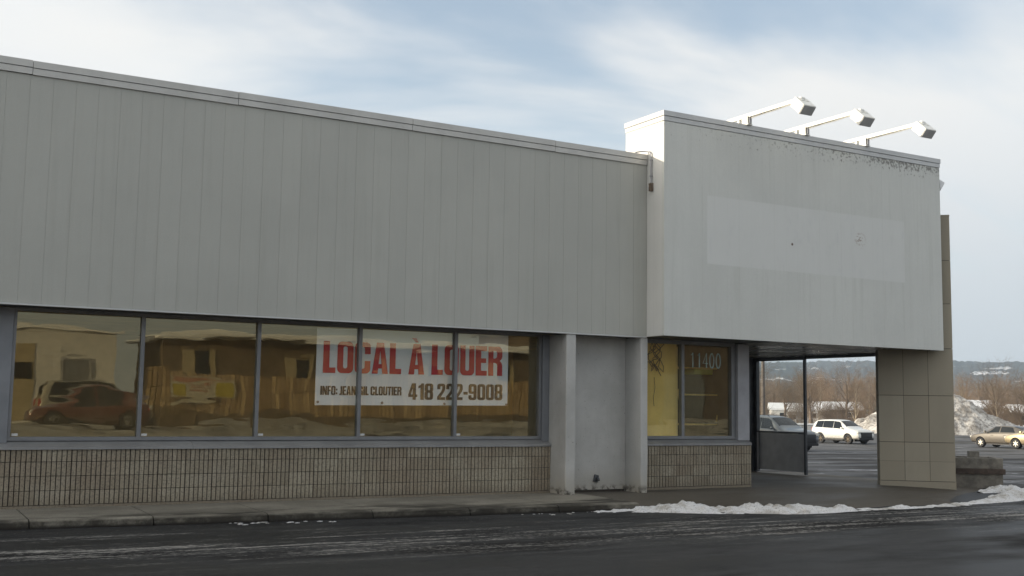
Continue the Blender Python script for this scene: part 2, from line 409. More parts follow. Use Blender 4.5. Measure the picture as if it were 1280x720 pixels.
vor = a.n('ShaderNodeTexVoronoi', feature='DISTANCE_TO_EDGE'); vm = a.n('ShaderNodeMapping'); vm.inputs['Scale'].default_value = (.28, .55, 1)
wob = a.n('ShaderNodeVectorMath', operation='ADD'); a.l(p, wob.inputs[0])
wn_ = a.n('ShaderNodeTexNoise'); a.l(p, wn_.inputs['Vector']); wn_.inputs['Scale'].default_value = 2.2; wn_.inputs['Detail'].default_value = 5; a.l(wn_.outputs['Color'], wob.inputs[1])
a.l(wob.outputs[0], vm.inputs[0]); a.l(vm.outputs[0], vor.inputs['Vector']); vor.inputs['Scale'].default_value = 1.0
c = a.mix(a.math('MULTIPLY', a.ramp(vor.outputs['Distance'], .012, .002), a.ramp(a.noise(p, .4, 3), .40, .6)), c, (.004, .004, .004))
trk = a.math('ABSOLUTE', a.math('SUBTRACT', a.math('MODULO', a.math('ADD', a.math('ADD', x[1], a.math('MULTIPLY', a.noise(p, .12, 2), .5)), 60.0), 1.75), .87))
c = a.mix(a.math('MULTIPLY', a.ramp(trk, .75, .55, 0, .45), a.ramp(x[1], -4.2, -5.5)), c, (.020, .0196, .019))
# salt dried in lines along the gutter side of the street
s1 = a.noise(p, 1.0, 8, .76, (.30, 5.2, 1), .5); s2 = a.noise(p, 1.0, 4, .6, (.12, .5, 1)); s3 = a.noise(p, 26, 4, .75, (.5, 1, 1))
yy = a.math('ADD', x[1], a.math('MULTIPLY', x[0], .085))              # the streaks drift out from the kerb
bandm = a.math('MULTIPLY', a.ramp(yy, -5.6, -3.9), a.ramp(yy, -1.9, -2.5))
sv = a.math('ADD', a.math('ADD', s1, a.math('MULTIPLY', a.math('SUBTRACT', s2, .5), .55)), a.math('MULTIPLY', a.math('SUBTRACT', s3, .5), .62))
salt = a.math('MULTIPLY', a.ramp(sv, .525, .70), bandm)
c = a.mix(a.math('MULTIPLY', salt, .9), c, (.42, .405, .38))
faint = a.math('MULTIPLY', a.ramp(sv, .54, .74), a.ramp(yy, -7.2, -5.2, .0, .32))
c = a.mix(faint, c, (.16, .16, .155))
# ice sheets and packed snow on the lot behind
lot = a.math('MULTIPLY', a.ramp(x[0], 17, 24), a.ramp(x[1], -3.0, 2.0))
i1 = a.noise(p, .55, 6, .66, (1, 1, 1), .4)
lg = a.mix(a.ramp(a.noise(p, .16, 4, .6), .3, .7), (.040, .041, .044), (.075, .073, .071))
c = a.mix(a.math('MULTIPLY', lot, .8), c, lg)
c = a.mix(a.math('MULTIPLY', lot, a.ramp(a.noise(p, .42, 7, .7, (.8, 1.1, 1), .9), .56, .66, 0, .65)), c, (.30, .31, .33))
snow = a.math('MULTIPLY', a.ramp(a.math('ADD', far, a.math('MULTIPLY', a.noise(p, .06, 4, .6), 30)), 105, 128), a.ramp(a.noise(p, .05, 5, .65), .34, .52))
c = a.mix(a.math('MULTIPLY', snow, .9), c, (.68, .68, .69))
opp = a.math('MULTIPLY', a.ramp(x[1], -19.5, -22.0), a.ramp(a.noise(p, .45, 5, .65), .36, .52))
c = a.mix(opp, c, (.34, .32, .29))
a.col(c)
wet = a.math('SUBTRACT', 1.0, a.ramp(a.noise(p, .5, 4, .6, (.35, 1, 1)), .42, .62))
rg = a.math('ADD', a.math('MULTIPLY', a.math('SUBTRACT', 1.0, wet), .34), a.math('ADD', .36, a.math('MULTIPLY', lot, .18)))
rg = a.math('ADD', rg, a.math('MULTIPLY', salt, .3)); a.rough(rg)
a.b.inputs['Specular IOR Level'].default_value = 0.0
hh = a.math('ADD', a.math('MULTIPLY', n1, .5), a.math('MULTIPLY', a.math('ADD', salt, snow), .5))
nrm = a.bump(hh, .014, .9)
gls = a.n('ShaderNodeBsdfGlossy'); a.l(rg, gls.inputs['Roughness']); gls.inputs['Color'].default_value = (.95, .97, 1, 1)
lw = a.n('ShaderNodeLayerWeight'); lw.inputs['Blend'].default_value = .5
fr = a.math('MULTIPLY', a.math('POWER', lw.outputs['Facing'], 5.0), a.math('ADD', .03, a.math('MULTIPLY', a.math('MULTIPLY', wet, a.math('SUBTRACT', 1.0, salt)), a.math('SUBTRACT', .17, a.math('MULTIPLY', lot, .06)))))
mxs = a.n('ShaderNodeMixShader'); a.l(fr, mxs.inputs[0]); a.l(a.b.outputs[0], mxs.inputs[1]); a.l(gls.outputs[0], mxs.inputs[2]); a.l(mxs.outputs[0], a.out.inputs['Surface'])
M['ground'] = a.m

a = NT('pavement'); p = a.pos(); x = a.xyz(p)
n0 = a.noise(p, .8, 5, .65); n1 = a.noise(p, 40, 3, .65)
c = a.mix(a.ramp(n0, .3, .7), (.215, .20, .165), (.30, .28, .235))
c = a.mix(a.ramp(n1, .42, .68, 0, .45), c, (.14, .132, .115))
damp = a.math('MULTIPLY', a.ramp(a.noise(p, .7, 5, .7, (.5, 1.4, 1)), .42, .60), a.ramp(x[1], -.8, -1.5, .25, 1))
c = a.mix(damp, c, (.062, .058, .05))
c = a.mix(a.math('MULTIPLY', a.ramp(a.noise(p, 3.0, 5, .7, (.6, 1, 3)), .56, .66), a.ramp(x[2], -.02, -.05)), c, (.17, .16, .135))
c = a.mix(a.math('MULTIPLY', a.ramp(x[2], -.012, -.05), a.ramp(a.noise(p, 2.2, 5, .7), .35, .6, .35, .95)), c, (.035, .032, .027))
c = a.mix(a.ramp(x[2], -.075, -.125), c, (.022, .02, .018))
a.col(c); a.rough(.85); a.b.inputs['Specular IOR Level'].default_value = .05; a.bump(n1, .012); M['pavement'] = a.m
a = NT('apron'); p = a.pos(); x = a.xyz(p)
n0 = a.noise(p, .5, 5, .65, (.5, 1, 1)); n1 = a.noise(p, 40, 3, .65)
c = a.mix(a.ramp(n0, .3, .7), (.075, .066, .054), (.125, .112, .092))
c = a.mix(a.ramp(n1, .42, .68, 0, .5), c, (.04, .037, .033))
c = a.mix(a.ramp(a.noise(p, 1.1, 6, .7, (.35, 1.3, 1)), .58, .70, 0, .45), c, (.15, .145, .135))
a.col(c); a.rough(a.ramp(n0, .35, .65, .45, .75)); a.b.inputs['Specular IOR Level'].default_value = .12; a.bump(n1, .008); M['apron'] = a.m

a = NT('snow'); p = a.pos()
n0 = a.noise(p, 2.2, 5, .65); n1 = a.noise(p, 26, 4, .7)
c = a.mix(a.ramp(n1, .44, .70, 0, .3), (.74, .74, .745), (.50, .49, .475))
c = a.mix(a.ramp(a.noise(p, 1.5, 6, .74), .47, .62, 0, .75), c, (.36, .33, .285))
c = a.mix(a.ramp(a.noise(p, 42, 3, .65), .60, .66), c, (.13, .115, .09))
a.col(c); a.rough(.7); a.b.inputs['Subsurface Weight'].default_value = 0; a.bump(n1, .04); M['snow'] = a.m
a = NT('dirty_snow'); p = a.pos(); c = a.mix(a.ramp(a.noise(p, 1.2, 6, .7, (.5, 1.5, 1)), .36, .62), (.42, .40, .36), (.16, .145, .125)); a.col(c); a.rough(.8); M['dirty_snow'] = a.m
a = NT('pile_snow'); p = a.pos()
n0 = a.noise(p, .55, 6, .7); n1 = a.noise(p, 2.6, 5, .7)
c = a.mix(a.ramp(n0, .36, .62), (.72, .69, .64), (.34, .31, .27))
c = a.mix(a.ramp(n1, .46, .62, 0, .75), c, (.17, .145, .12))
a.col(c); a.rough(.85); a.bump(n1, .25); M['pile_snow'] = a.m

a = NT('bark'); p = a.obj(); c = a.mix(a.ramp(a.noise(p, 3, 4), .3, .7), (.105, .075, .052), (.19, .145, .105)); a.col(c); a.rough(.9); M['bark'] = a.m
a = NT('pale_bark'); p = a.obj(); c = a.mix(a.ramp(a.noise(p, 3, 4), .3, .7), (.22, .18, .13), (.34, .28, .20)); a.col(c); a.rough(.9); M['pale_bark'] = a.m
a = NT('twig'); p = a.obj(); c = a.mix(a.ramp(a.noise(p, .8, 4), .3, .7), (.115, .082, .055), (.20, .150, .105))
oi = a.n('ShaderNodeObjectInfo'); c = a.mix(oi.outputs['Random'], c, a.mix(1.0, c, (1.75, 1.65, 1.5), 'MULTIPLY'))
c = a.mix(a.ramp(a.noise(a.pos(), .09, 3, .6), .36, .64, 0, .75), c, a.mix(1.0, c, (.50, .52, .55), 'MULTIPLY')); a.col(c); a.rough(.9); M['twig'] = a.m
a = NT('hill'); p = a.pos()
n0 = a.noise(p, .004, 6, .65); n1 = a.noise(p, .03, 5, .75, (1, 1, 1.2))
c = a.mix(a.ramp(n1, .3, .7), (.012, .022, .024), (.030, .042, .044))
zz = a.xyz(p)[2]
clear = a.math('MULTIPLY', a.ramp(a.noise(p, .010, 6, .75, (1, 1, 2.5)), .585, .605), a.math('MULTIPLY', a.ramp(zz, 5, 16), a.ramp(zz, 72, 56)))
c = a.mix(clear, c, (.70, .71, .74)); a.col(c); a.rough(.95); M['hill'] = a.m
a = NT('conifer'); p = a.obj(); c = a.mix(a.ramp(a.noise(p, 1.2, 4), .3, .7), (.022, .034, .022), (.05, .065, .045)); a.col(c); a.rough(.9); M['conifer'] = a.m
a = NT('fence_wood'); p = a.pos()
at = a.n('ShaderNodeAttribute', attribute_name='rnd')
c = a.mix(at.outputs['Fac'], (.27, .18, .09), (.56, .41, .22)); c = a.mix(a.ramp(a.noise(p, 2, 4, .6, (4, 4, .5)), .4, .7, 0, .4), c, (.16, .09, .045))
a.col(c); a.rough(.8); M['fence_wood'] = a.m

# ------------------------------------------------------------------ ground
def smooth(t): t = max(0.0, min(1.0, t)); return t * t * (3 - 2 * t)
def ground_z(x, y):
    d = math.sin(YAW) * x + math.cos(YAW) * (y + CAM_D)
    z = -.13 - .014 * max(0.0, min(50.0, d - 27.0))
    if y < -19.0: z += .53 * smooth((-19.5 - y) / 4.0)                 # verge across the street
    return z
def axis(lo, hi, fine0, fine1, step):
    v = []; t = fine0
    while t <= fine1 + 1e-6: v.append(t); t += step
    s = step; t = fine1
    while t < hi: s *= 1.35; t = min(hi, t + s); v.append(t)
    s = step; t = fine0
    while t > lo: s *= 1.35; t = max(lo, t - s); v.insert(0, t)
    return v
xs_, ys_ = axis(-6000, 6000, -20, 110, 2.0), axis(-6000, 6000, -36, 90, 1.0)
g = MB()
for y in ys_:
    for x in xs_: g.v.append((x, y, ground_z(x, y)))
W = len(xs_)
for j in range(len(ys_) - 1):
    for i in range(W - 1): g.f.append((j * W + i, j * W + i + 1, (j + 1) * W + i + 1, (j + 1) * W + i)); g.c.append(None)
tag(g.build('ground', M['ground'], smooth=180), kind='structure')

# pavement: slabs with open joints and a worn kerb edge
random.seed(4)
kerb_y = lambda x: -1.40 - .073 * (x - 1.6)
pv = MB(); x = -30.0
while x < 11.0:
    x1 = min(x + 1.52, 11.0); a0, a1 = x + .008, x1 - .008
    n = 10; top = []
    for k in range(n + 1):
        xx = a0 + (a1 - a0) * k / n; ky = kerb_y(xx) + .05 * noise.noise((xx * 1.7, 2, 0)) + .035 * noise.noise((xx * 6, 5, 0))
        zt = -.004 + .008 * noise.noise((xx * .8, 9, 0)); worn = .02 + .03 * max(0, noise.noise((xx * 2.5, 7, 0)) + .2)
        top.append([(xx, .06, .002), (xx, ky * .5, zt), (xx, ky + .05, zt - .012), (xx, ky - .01, zt - .012 - worn), (xx, ky - .05, -.17)])
    for k in range(n):
        for q in range(4): pv.face([top[k][q], top[k][q + 1], top[k + 1][q + 1], top[k + 1][q]])
    pv.face(top[0]); pv.face(list(reversed(top[-1])))
    x = x1
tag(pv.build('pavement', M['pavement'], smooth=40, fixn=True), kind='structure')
ap = MB(); nx, ny = 60, 44
def apron_edge(x): return -2.15 - .42 * (x - 11.0) if x < 13.5 else -3.2 - .05 * (x - 13.5) if x < 17.2 else -3.38 + .22 * (x - 17.2)
def apron_z(x, y):
    e = apron_edge(x); t = smooth((-.4 - y) / max(.3, -.4 - e))
    return max(-.142, -.006 - .125 * t - max(0.0, x - 17.4) * .030)
for j in range(ny + 1):
    for i in range(nx + 1):
        x = 11.0 + 10.6 * i / nx; y0 = apron_edge(x) - .05; y = y0 + (5.3 - y0) * (j / ny) ** 1.4
        ap.v.append((x, y, apron_z(x, y) + .004 * noise.noise((x * 1.3, y * 1.3, 3))))
for j in range(ny):
    for i in range(nx): ap.f.append((j * (nx + 1) + i, j * (nx + 1) + i + 1, (j + 1) * (nx + 1) + i + 1, (j + 1) * (nx + 1) + i)); ap.c.append(None)
tag(ap.build('entrance_paving', M['apron'], smooth=180), kind='structure')

# snow ploughed up along the edge of the paving
random.seed(11)
def snow_ridge(name, path, seed, label):
    s = MB(); pts = [Vector(p) for p in path]; n_seg = 34; rows = []
    for k in range(len(pts) - 1):
        for q in range(n_seg):
            rows.append(pts[k].lerp(pts[k + 1], q / n_seg))
    rows.append(pts[-1]); m = 22
    for i, r in enumerate(rows):
        a_, b_ = rows[max(0, i - 1)], rows[min(len(rows) - 1, i + 1)]
        d = Vector((b_.x - a_.x, b_.y - a_.y)).normalized(); nn = Vector((-d.y, d.x))
        w, h = r.z, r.w * .62
        w *= 1 + .35 * noise.noise((r.x * 1.4, r.y * 1.4, seed)); h = h * (1.0 + 1.1 * noise.noise((r.x * 1.5, r.y * 1.5, seed + 5))) - .006; h = max(h, min(.03, r.w * .5))
        for j in range(m + 1):
            t = -1 + 2 * j / m
            px, py = r.x + nn.x * w * t, r.y + nn.y * w * t
            base = max(ground_z(px, py), apron_z(px, py) if 11 <= px <= 21.6 and py > apron_edge(px) - .05 else -9)
            hh = max(0.0, h) * (1 - t * t) ** .8
            hh += (.085 * noise.noise((px * 3.2, py * 4.2, seed)) + .045 * noise.noise((px * 9, py * 9, seed)) + .018 * noise.noise((px * 27, py * 27, seed))) * min(1, hh / .05)
            s.v.append((px, py, base - .012 + (hh if abs(t) < 1 else -.02)))
    for i in range(len(rows) - 1):
        for j in range(m): s.f.append((i * (m + 1) + j, i * (m + 1) + j + 1, (i + 1) * (m + 1) + j + 1, (i + 1) * (m + 1) + j)); s.c.append(None)
    return tag(s.build(name, M['snow'], smooth=180, fixn=True), label, 'snow', kind='stuff')
V4 = lambda *p: Vector(p)
snow_ridge('snow', [(9.9, -1.95, .10, .03), (10.7, -2.12, .26, .085), (11.5, -2.42, .42, .13), (12.3, -2.80, .48, .14), (13.1, -3.12, .46, .15), (13.8, -3.36, .36, .12), (14.4, -3.42, .20, .06),
                    (15.6, -3.48, .14, .045), (17.0, -3.40, .17, .055), (18.3, -3.10, .28, .085), (19.6, -2.70, .45, .12), (21.0, -2.30, .75, .17), (22.6, -1.90, .95, .22), (25, -1.4, 1.1, .25)],
           3.0, 'bank of ploughed snow along the edge of the paving before the entrance')
snow_ridge('snow', [(20.05, -1.55, .12, .05), (20.6, -1.40, .30, .13), (21.3, -1.35, .38, .15), (22.0, -1.5, .4, .12)], 8.0, 'small heap of snow at the foot of the concrete planter')
gb = MB()
for k in range(34):                                                   # crumbs of ice left in the gutter
    xx = random.choice([random.uniform(4.4, 5.9), random.uniform(4.4, 5.9), random.uniform(8.8, 10.4)]); yy_ = kerb_y(xx) - random.uniform(.05, .32); r = random.uniform(.006, .024)
    bm = bmesh.new(); bmesh.ops.create_icosphere(bm, subdivisions=1, radius=r)
    for v in bm.verts: v.co *= 1 + .5 * noise.noise(v.co * 40 + Vector((k, 0, 0)))
    gb.add_bm(bm, Matrix.Translation((xx, yy_, -.128)) @ Matrix.Diagonal((2.2, 1.0, .5, 1)))
tag(gb.build('snow', M['snow'], smooth=180), 'crumbs of old ice scattered in the gutter under the kerb', 'ice', kind='stuff')

# ------------------------------------------------------------------ the shop building
B = thing('shop_building', 'vacant grey shop with a white sign box over its corner entrance', 'building', (0, 0, 0))
XL = -30.0
# raised grey fascia: vertical metal boards
random.seed(2)
m = MB(); x = 12.325
while x > XL:
    x0 = x - .3003; m.box((x0, -.5 - random.uniform(0, .001), 2.815), (x, -.497, 5.992), random.random()); x -= .303
m.box((XL, -.4965, 2.83), (12.325, -.352, 5.99)); m.box((XL, -.349, 2.83), (12.325, -.20, 6.17))
m.build('fascia', M['grey_siding'], B)
m = MB()
joints = [12.325, 10.30, 7.53, 4.63, 1.74, -1.16, -4.0, -7, -10, -13, -16, -19, -22, -25, -28, XL]
for j, (b_, a_) in enumerate(zip(joints, joints[1:])):
    dz = random.uniform(-.004, .004)
    m.box((a_ + .004, -.535, 6.094 + dz), (b_ - .003, -.30, 6.192 + dz)); m.box((a_ + .004, -.525, 5.996 + dz), (b_ - .003, -.31, 6.086 + dz))
m.box((XL, -.30, 6.1), (12.32, .35, 6.185))
m.build('roof_flashing', M['flashing'], B)
m = MB(); m.box((XL, -.515, 2.788), (12.322, -.40, 2.812)); m.build('fascia_lip', M['white_flashing'], B)
m = MB(); m.box((XL, -.40, 2.80), (12.322, .12, 2.826)); m.box((12.36, -.95, 2.822), (15.24, .12, 2.842)); m.build('soffit', M['soffit'], B)
m = MB(); m.box((XL, .10, 5.55), (15.2, 45, 5.70)); m.build('roof', M['soffit'], B)
m = MB()
m.box((XL, 44.8, -.2), (15.2, 45, 5.55)); m.box((XL - .2, -.1, -.2), (XL, 45, 6.1)); m.box((15.0, 5.1, -.2), (15.2, 44.8, 5.55)); m.box((15.0, .3, 3.0), (15.2, 5.1, 5.55))
m.build('wall', M['stucco'], B)
# scored concrete block under the windows: every rib is cut
def block_wall(x0, x1, ang_flip=False):
    w = MB(); mo = MB(); random.seed(int(x0 * 10) + 99)
    mo.box((x0, .012, -.15), (x1, .20, .80)); w.box((x0, -.012, -.15), (x1, .010, .036), .25)
    zs = [(.044, .2385), (.2445, .4385), (.4445, .6385), (.6445, .808)]
    phase = 1.81 % .4
    k0 = int(math.floor((x0 - phase) / .4))
    k = k0
    while phase + k * .4 < x1:
        for (z0, z1) in zs:
            tone = random.gauss(.5, .16)
            for q in range(6):
                a0 = phase + k * .4 + q * .4 / 6 + .006; a1 = a0 + .4 / 6 - .0135
                if q == 5: a1 -= .004
                a0, a1 = max(a0, x0), min(a1, x1)
                if a1 - a0 < .01: continue
                d = random.uniform(-.004, .004); ci = max(0, min(1, tone + random.gauss(0, .10)))
                w.box((a0, -.010 + d, z0 + random.uniform(0, .003)), (a1, .011, z1 - random.uniform(0, .003)), ci)
        k += 1
    o = w.build('block_wall', M['scored_block'], B); mo.build('mortar', M['mortar'], o)
block_wall(1.15, 10.592); block_wall(12.365, 15.26)
m = MB(); m.box((15.20, .21, -.1), (15.262, 5.1, .80)); m.box((15.20, .17, .81), (15.262, 5.1, 3.0)); m.build('side_wall', M['dark_metal'], B)
m = MB(); m.box((XL, .02, -.15), (1.14, .2, 2.79)); m.build('wall', M['jamb_metal'], B)

def prism_x(mb, prof, x0, x1):
    """profile in (y, z) run along x"""
    n = len(prof); i = len(mb.v)
    mb.v += [(x0, y, z) for y, z in prof] + [(x1, y, z) for y, z in prof]
    mb.f.append(tuple(i + k for k in range(n))); mb.c.append(None); mb.f.append(tuple(i + n + k for k in reversed(range(n)))); mb.c.append(None)
    for k in range(n): mb.f.append((i + (k + 1) % n, i + k, i + n + k, i + n + (k + 1) % n)); mb.c.append(None)
sill_prof = [(-.035, .812), (-.035, .850), (-.025, .858), (.118, .925), (.19, .93), (.19, .812)]
for x0, x1 in ((1.15, 4.30), (4.304, 8.1), (8.104, 10.592), (12.365, 15.262)):
    m = MB(); prism_x(m, sill_prof, x0, x1); m.build('window_sill', M['sill_metal'], B, fixn=True)
for x0, x1 in ((1.15, 1.755), (10.455, 10.592)):
    m = MB(); m.box((x0, .055, .90), (x1, .19, 2.79), bev=.006); m.build('jamb_panel', M['jamb_metal'], B)
m = MB(); m.box((14.965, .03, .90), (15.262, .165, 2.80), bev=.008); m.build('jamb_panel', M['post_metal'], B)

def window(x0, x1, l, r, sticker=True, z1=2.752):
    """one glazed bay: frame of four bars with its pane behind the glazing bead"""
    z0 = .932; zt = 2.815
    f = MB(); y0, y1 = .095, .185
    f.box((x0, y0, z0), (x0 + l, y1, zt)); f.box((x1 - r, y0, z0), (x1, y1, zt))
    f.box((x0 + l, y0, z0), (x1 - r, y1, z0 + .055)); f.box((x0 + l, y0, z1), (x1 - r, y1, zt))
    fo = f.build('window', M['frame_metal'], B)
    p = MB(); p.face([(x0 + l - .004, .155, z0 + .05), (x1 - r + .004, .155, z0 + .05), (x1 - r + .004, .155, z1 + .004), (x0 + l - .004, .155, z1 + .004)])
    pane = p.build('pane', M['window_glass'], fo)
    if sticker:
        s = MB(); s.box((x0 + l + .02, .146, z0 + .066), (x0 + l + .10, .150, z0 + .10)); s.build('sticker', M['pale_plastic'], fo)
    return fo
edges = [1.76, 3.53, 5.29, 6.985, 8.74, 10.45]
for i in range(5):
    window(edges[i], edges[i + 1], .04 if i == 0 else .0285, .05 if i == 4 else .0285, True)
window(12.365, 13.645, .04, .035, False, 2.745)
wnum = window(13.645, 14.96, .035, .10, False, 2.745)

# rendered panel and its two piers
m = MB()
m.box((10.80, -.02, .035), (12.20, .2, 2.80))
m.build('rendered_wall', M['stucco'], B)
m = MB(); m.box((10.80, .0, -.1), (12.20, .2, .034)); m.build('mortar', M['mortar'], B)
def pier(x0, x1):
    bm = bmesh.new(); n = 16; rings = []
    prof = [(x0, .2), (x0, -.5), (x1, -.5), (x1, .2)]
    w = MB()
    for k in range(n + 1):
        z = -.12 + 2.9 * k / n; wob = .012 * noise.noise((x0 * 3, z * 2.2, 0)) if z < 1 else .004 * noise.noise((x0 * 3, z * 2.2, 0))
        ring = [(x0 + wob, .2, z), (x0 + wob, -.485, z), (x0 + .012 + wob, -.497 + wob, z), (x1 - .012 + wob, -.497 + wob, z), (x1 + wob, -.485, z), (x1 + wob, .2, z)]
        w.v += ring
    for k in range(n):
        for j in range(5): w.f.append((k * 6 + j, k * 6 + j + 1, (k + 1) * 6 + j + 1, (k + 1) * 6 + j)); w.c.append(None)
    w.f.append(tuple(n * 6 + j for j in range(6))); w.c.append(None)
    return w.build('pier', M['stucco'], B, fixn=True)
pier(10.597, 10.797); pier(12.205, 12.36)
# capped pipe stub low on the render
m = MB(); mt = Matrix.Translation((11.55, -.021, .235)) @ Matrix.Rotation(R(14), 4, 'Y')
m.box((-.045, -.03, -.065), (.045, 0, .065), m=mt, bev=.008); m.tube([mt @ Vector((.005, -.03, .01)), mt @ Vector((.01, -.075, 0)), mt @ Vector((.012, -.09, -.03))], .026, 10)
m.build('wall_outlet', M['dark_metal'], B, smooth=40)

# big white sign box
BX0, BX1, BY0, BY1, BZ0, BZ1 = 12.33, 19.74, -1.01, .18, 2.81, 6.74
m = MB(); n = 25; dxp = (BX1 - BX0) / n; random.seed(6)
for k in range(n):
    m.box((BX0 + k * dxp + (0 if k == 0 else .0004), BY0 - random.uniform(0, .0012), BZ0), (BX0 + (k + 1) * dxp - (0 if k == n - 1 else .0004), BY0 + .003, BZ1 - .004), random.random())
m.box((BX0, BY0 + .0045, BZ0 + .002), (BX1, BY0 + .06, BZ1 - .006))
sb = m.build('sign_box', M['white_siding'], B)
m = MB(); m.box((BX0 + .001, BY0 + .061, BZ0), (BX0 + .06, BY1, BZ1)); m.box((BX1 - .06, BY0 + .061, BZ0), (BX1 - .001, BY1, BZ1)); m.box((BX0 + .06, BY1 - .06, BZ0 + .05), (BX1 - .06, BY1, BZ1)); m.box((BX0 + .06, BY0 + .07, BZ1 - .1), (BX1 - .06, BY1 - .07, BZ1 + .05))
m.build('side_panel', M['white_return'], sb)
m = MB()
for (z0, z1, pr) in ((BZ1 + .004, BZ1 + .088, .010), (BZ1 + .096, BZ1 + .19, .022)):
    m.box((BX0 - pr, BY0 - pr, z0), (BX1 + pr, BY0 + .05, z1)); m.box((BX0 - pr, BY0 + .052, z0), (BX0 + .05, BY1 + pr, z1))
    m.box((BX1 - .05, BY0 + .052, z0), (BX1 + pr, BY1 + pr, z1)); m.box((BX0 + .052, BY1 - .05, z0), (BX1 - .052, BY1 + pr, z1))
m.box((BX0 + .04, BY0 + .04, BZ1 + .10), (BX1 - .04, BY1 - .04, BZ1 + .17))
m.build('box_flashing', M['white_flashing'], sb)
# conduit elbow on the box side
m = MB(); cx = BX0 - .03
m.tube([(cx - .22, -.47, 6.215), (cx - .1, -.47, 6.245), (cx - .02, -.52, 6.25), (cx, -.60, 6.235), (cx, -.645, 6.19), (cx, -.655, 6.10), (cx, -.66, 5.62)], .013, 8)
for z in (6.05, 5.75): m.box((cx - .02, -.675, z), (cx + .03, -.64, z + .025))
m.build('conduit', M['post_metal'], B, smooth=60)
m = MB(); m.box((cx - .03, -.695, 5.48), (cx + .03, -.62, 5.63), bev=.008); m.build('junction_box', M['rust_metal'], B)
# passage roof behind the box and its slatted soffit
m = MB(); m.box((15.3, .20, 2.9), (20.06, 5.4, 3.12)); m.box((19.98, .20, 2.76), (20.06, 5.4, 2.9)); m.build('passage_roof', M['dark_metal'], B)
m = MB(); y = -.92; random.seed(8)
while y < 5.25:
    m.box((15.28, y, 2.83 - random.uniform(0, .004)), (19.70 if y < .2 else 19.97, y + .142, 2.86)); y += .15
m.build('passage_soffit', M['metal_slats'], B)
m = MB(); m.box((17.1, 3.0, 2.80), (17.5, 3.4, 2.826), bev=.006); m.build('soffit_light', M['dark_metal'], B)
m = MB(); m.box((19.70, 5.1, -.1), (20.04, 5.25, 2.83)); m.build('passage_wall', M['dark_metal'], B)
m = MB(); m.lathe([(0, 0), (.05, 0), (.075, .03), (.06, .07), (0, .08)], 'y', 14, Matrix.Translation((15.33, .30, 2.30)) @ Matrix.Rotation(R(-90), 4, 'Z')); m.box((15.262, .26, 2.16), (15.32, .34, 2.42))
m.build('wall_bell', M['dark_metal'], B, smooth=40)
# draught screen at the open side of the passage
scr = MB(); scr.box((19.96, 3.28, -.06), (20.02, 3.34, 2.82)); scr.box((19.94, 4.98, -.06), (20.04, 5.09, 2.82)); scr.box((19.96, 3.34, .92), (20.02, 4.98, .97)); scr.box((19.96, 3.34, 2.74), (20.02, 4.98, 2.80))
so_ = scr.build('draught_screen', M['dark_metal'], B)
m = MB(); m.box((19.975, 3.345, .0), (20.005, 4.975, .915)); m.build('screen_panel', M['screen_grey'], so_)
m = MB(); m.box((19.93, 4.93, -.03), (19.955, 4.975, .93)); m.build('screen_trim', M['post_metal'], so_)
m = MB(); m.face([(19.99, 3.34, .97), (19.99, 4.98, .97), (19.99, 4.98, 2.74), (19.99, 3.34, 2.74)]); m.build('screen_glass', M['clear_glass'], so_)

# angled tiled pier standing through the canopy
A_, B_ = Vector((18.87, -.01)), Vector((20.02, -1.01))
d_ = (B_ - A_); LEN = d_.length; ang = math.atan2(d_.y, d_.x)
pr = bpy.data.objects.new('tiled_pier', None)
core = MB(); core.box((.02, .012, -.25), (LEN - .02, .43, 5.70))
tp = core.build('tiled_pier', M['mortar'], B); tp.location = (A_.x, A_.y, 0); tp.rotation_euler = (0, 0, ang)
tl = MB(); random.seed(21); zz_ = [-.22, .055, .47, .87, 1.86, 2.86, 3.82, 4.76, 5.72]; thirds = [0, LEN / 3, 2 * LEN / 3, LEN]
for k in range(len(zz_) - 1):
    base_row = k == 0
    for q in range(3):
        x0, x1 = thirds[q], thirds[q + 1]
        x0 += .004 if q else 0; x1 -= .004 if q < 2 else 0
        if base_row:
            if q: continue
            x0, x1 = -.006, LEN + .006
        g0 = .002 if k == 2 else .006
        tl.box((x0, -.006 if base_row else random.uniform(-.001, .002), zz_[k] + g0), (x1, .014, zz_[k + 1] - (.002 if k == 1 else .005)), random.random())
    for xx in ((-.0, .018), (LEN - .018, LEN + .0)):
        tl.box((xx[0] - (.004 if base_row and xx[0] <= 0 else 0), .0145, zz_[k] + .006), (xx[1] + (.004 if base_row and xx[0] > .5 else 0), .44, zz_[k + 1] - .005), random.random())
tl.box((0.0, .431, -.2), (LEN, .445, 5.72), .5); tl.box((-.003, -.004, 5.716), (LEN + .003, .45, 5.75), .4)
tl.build('stone_tiles', M['stone_panel'], tp)

# room behind the glass
m = MB()
m.box((1.2, 9.0, .0), (15.0, 9.1, 2.95)); m.box((1.1, .2, .0), (1.2, 9.1, 2.95)); m.build('room_wall', M['room_wall'], B)
m = MB(); m.box((1.2, .21, -.06), (14.99, 9.0, .0)); m.build('room_floor', M['room_floor'], B)
m = MB(); m.box((XL, .2, 2.95), (15.0, 10, 3.02)); m.build('room_ceiling', M['room_wall'], B)

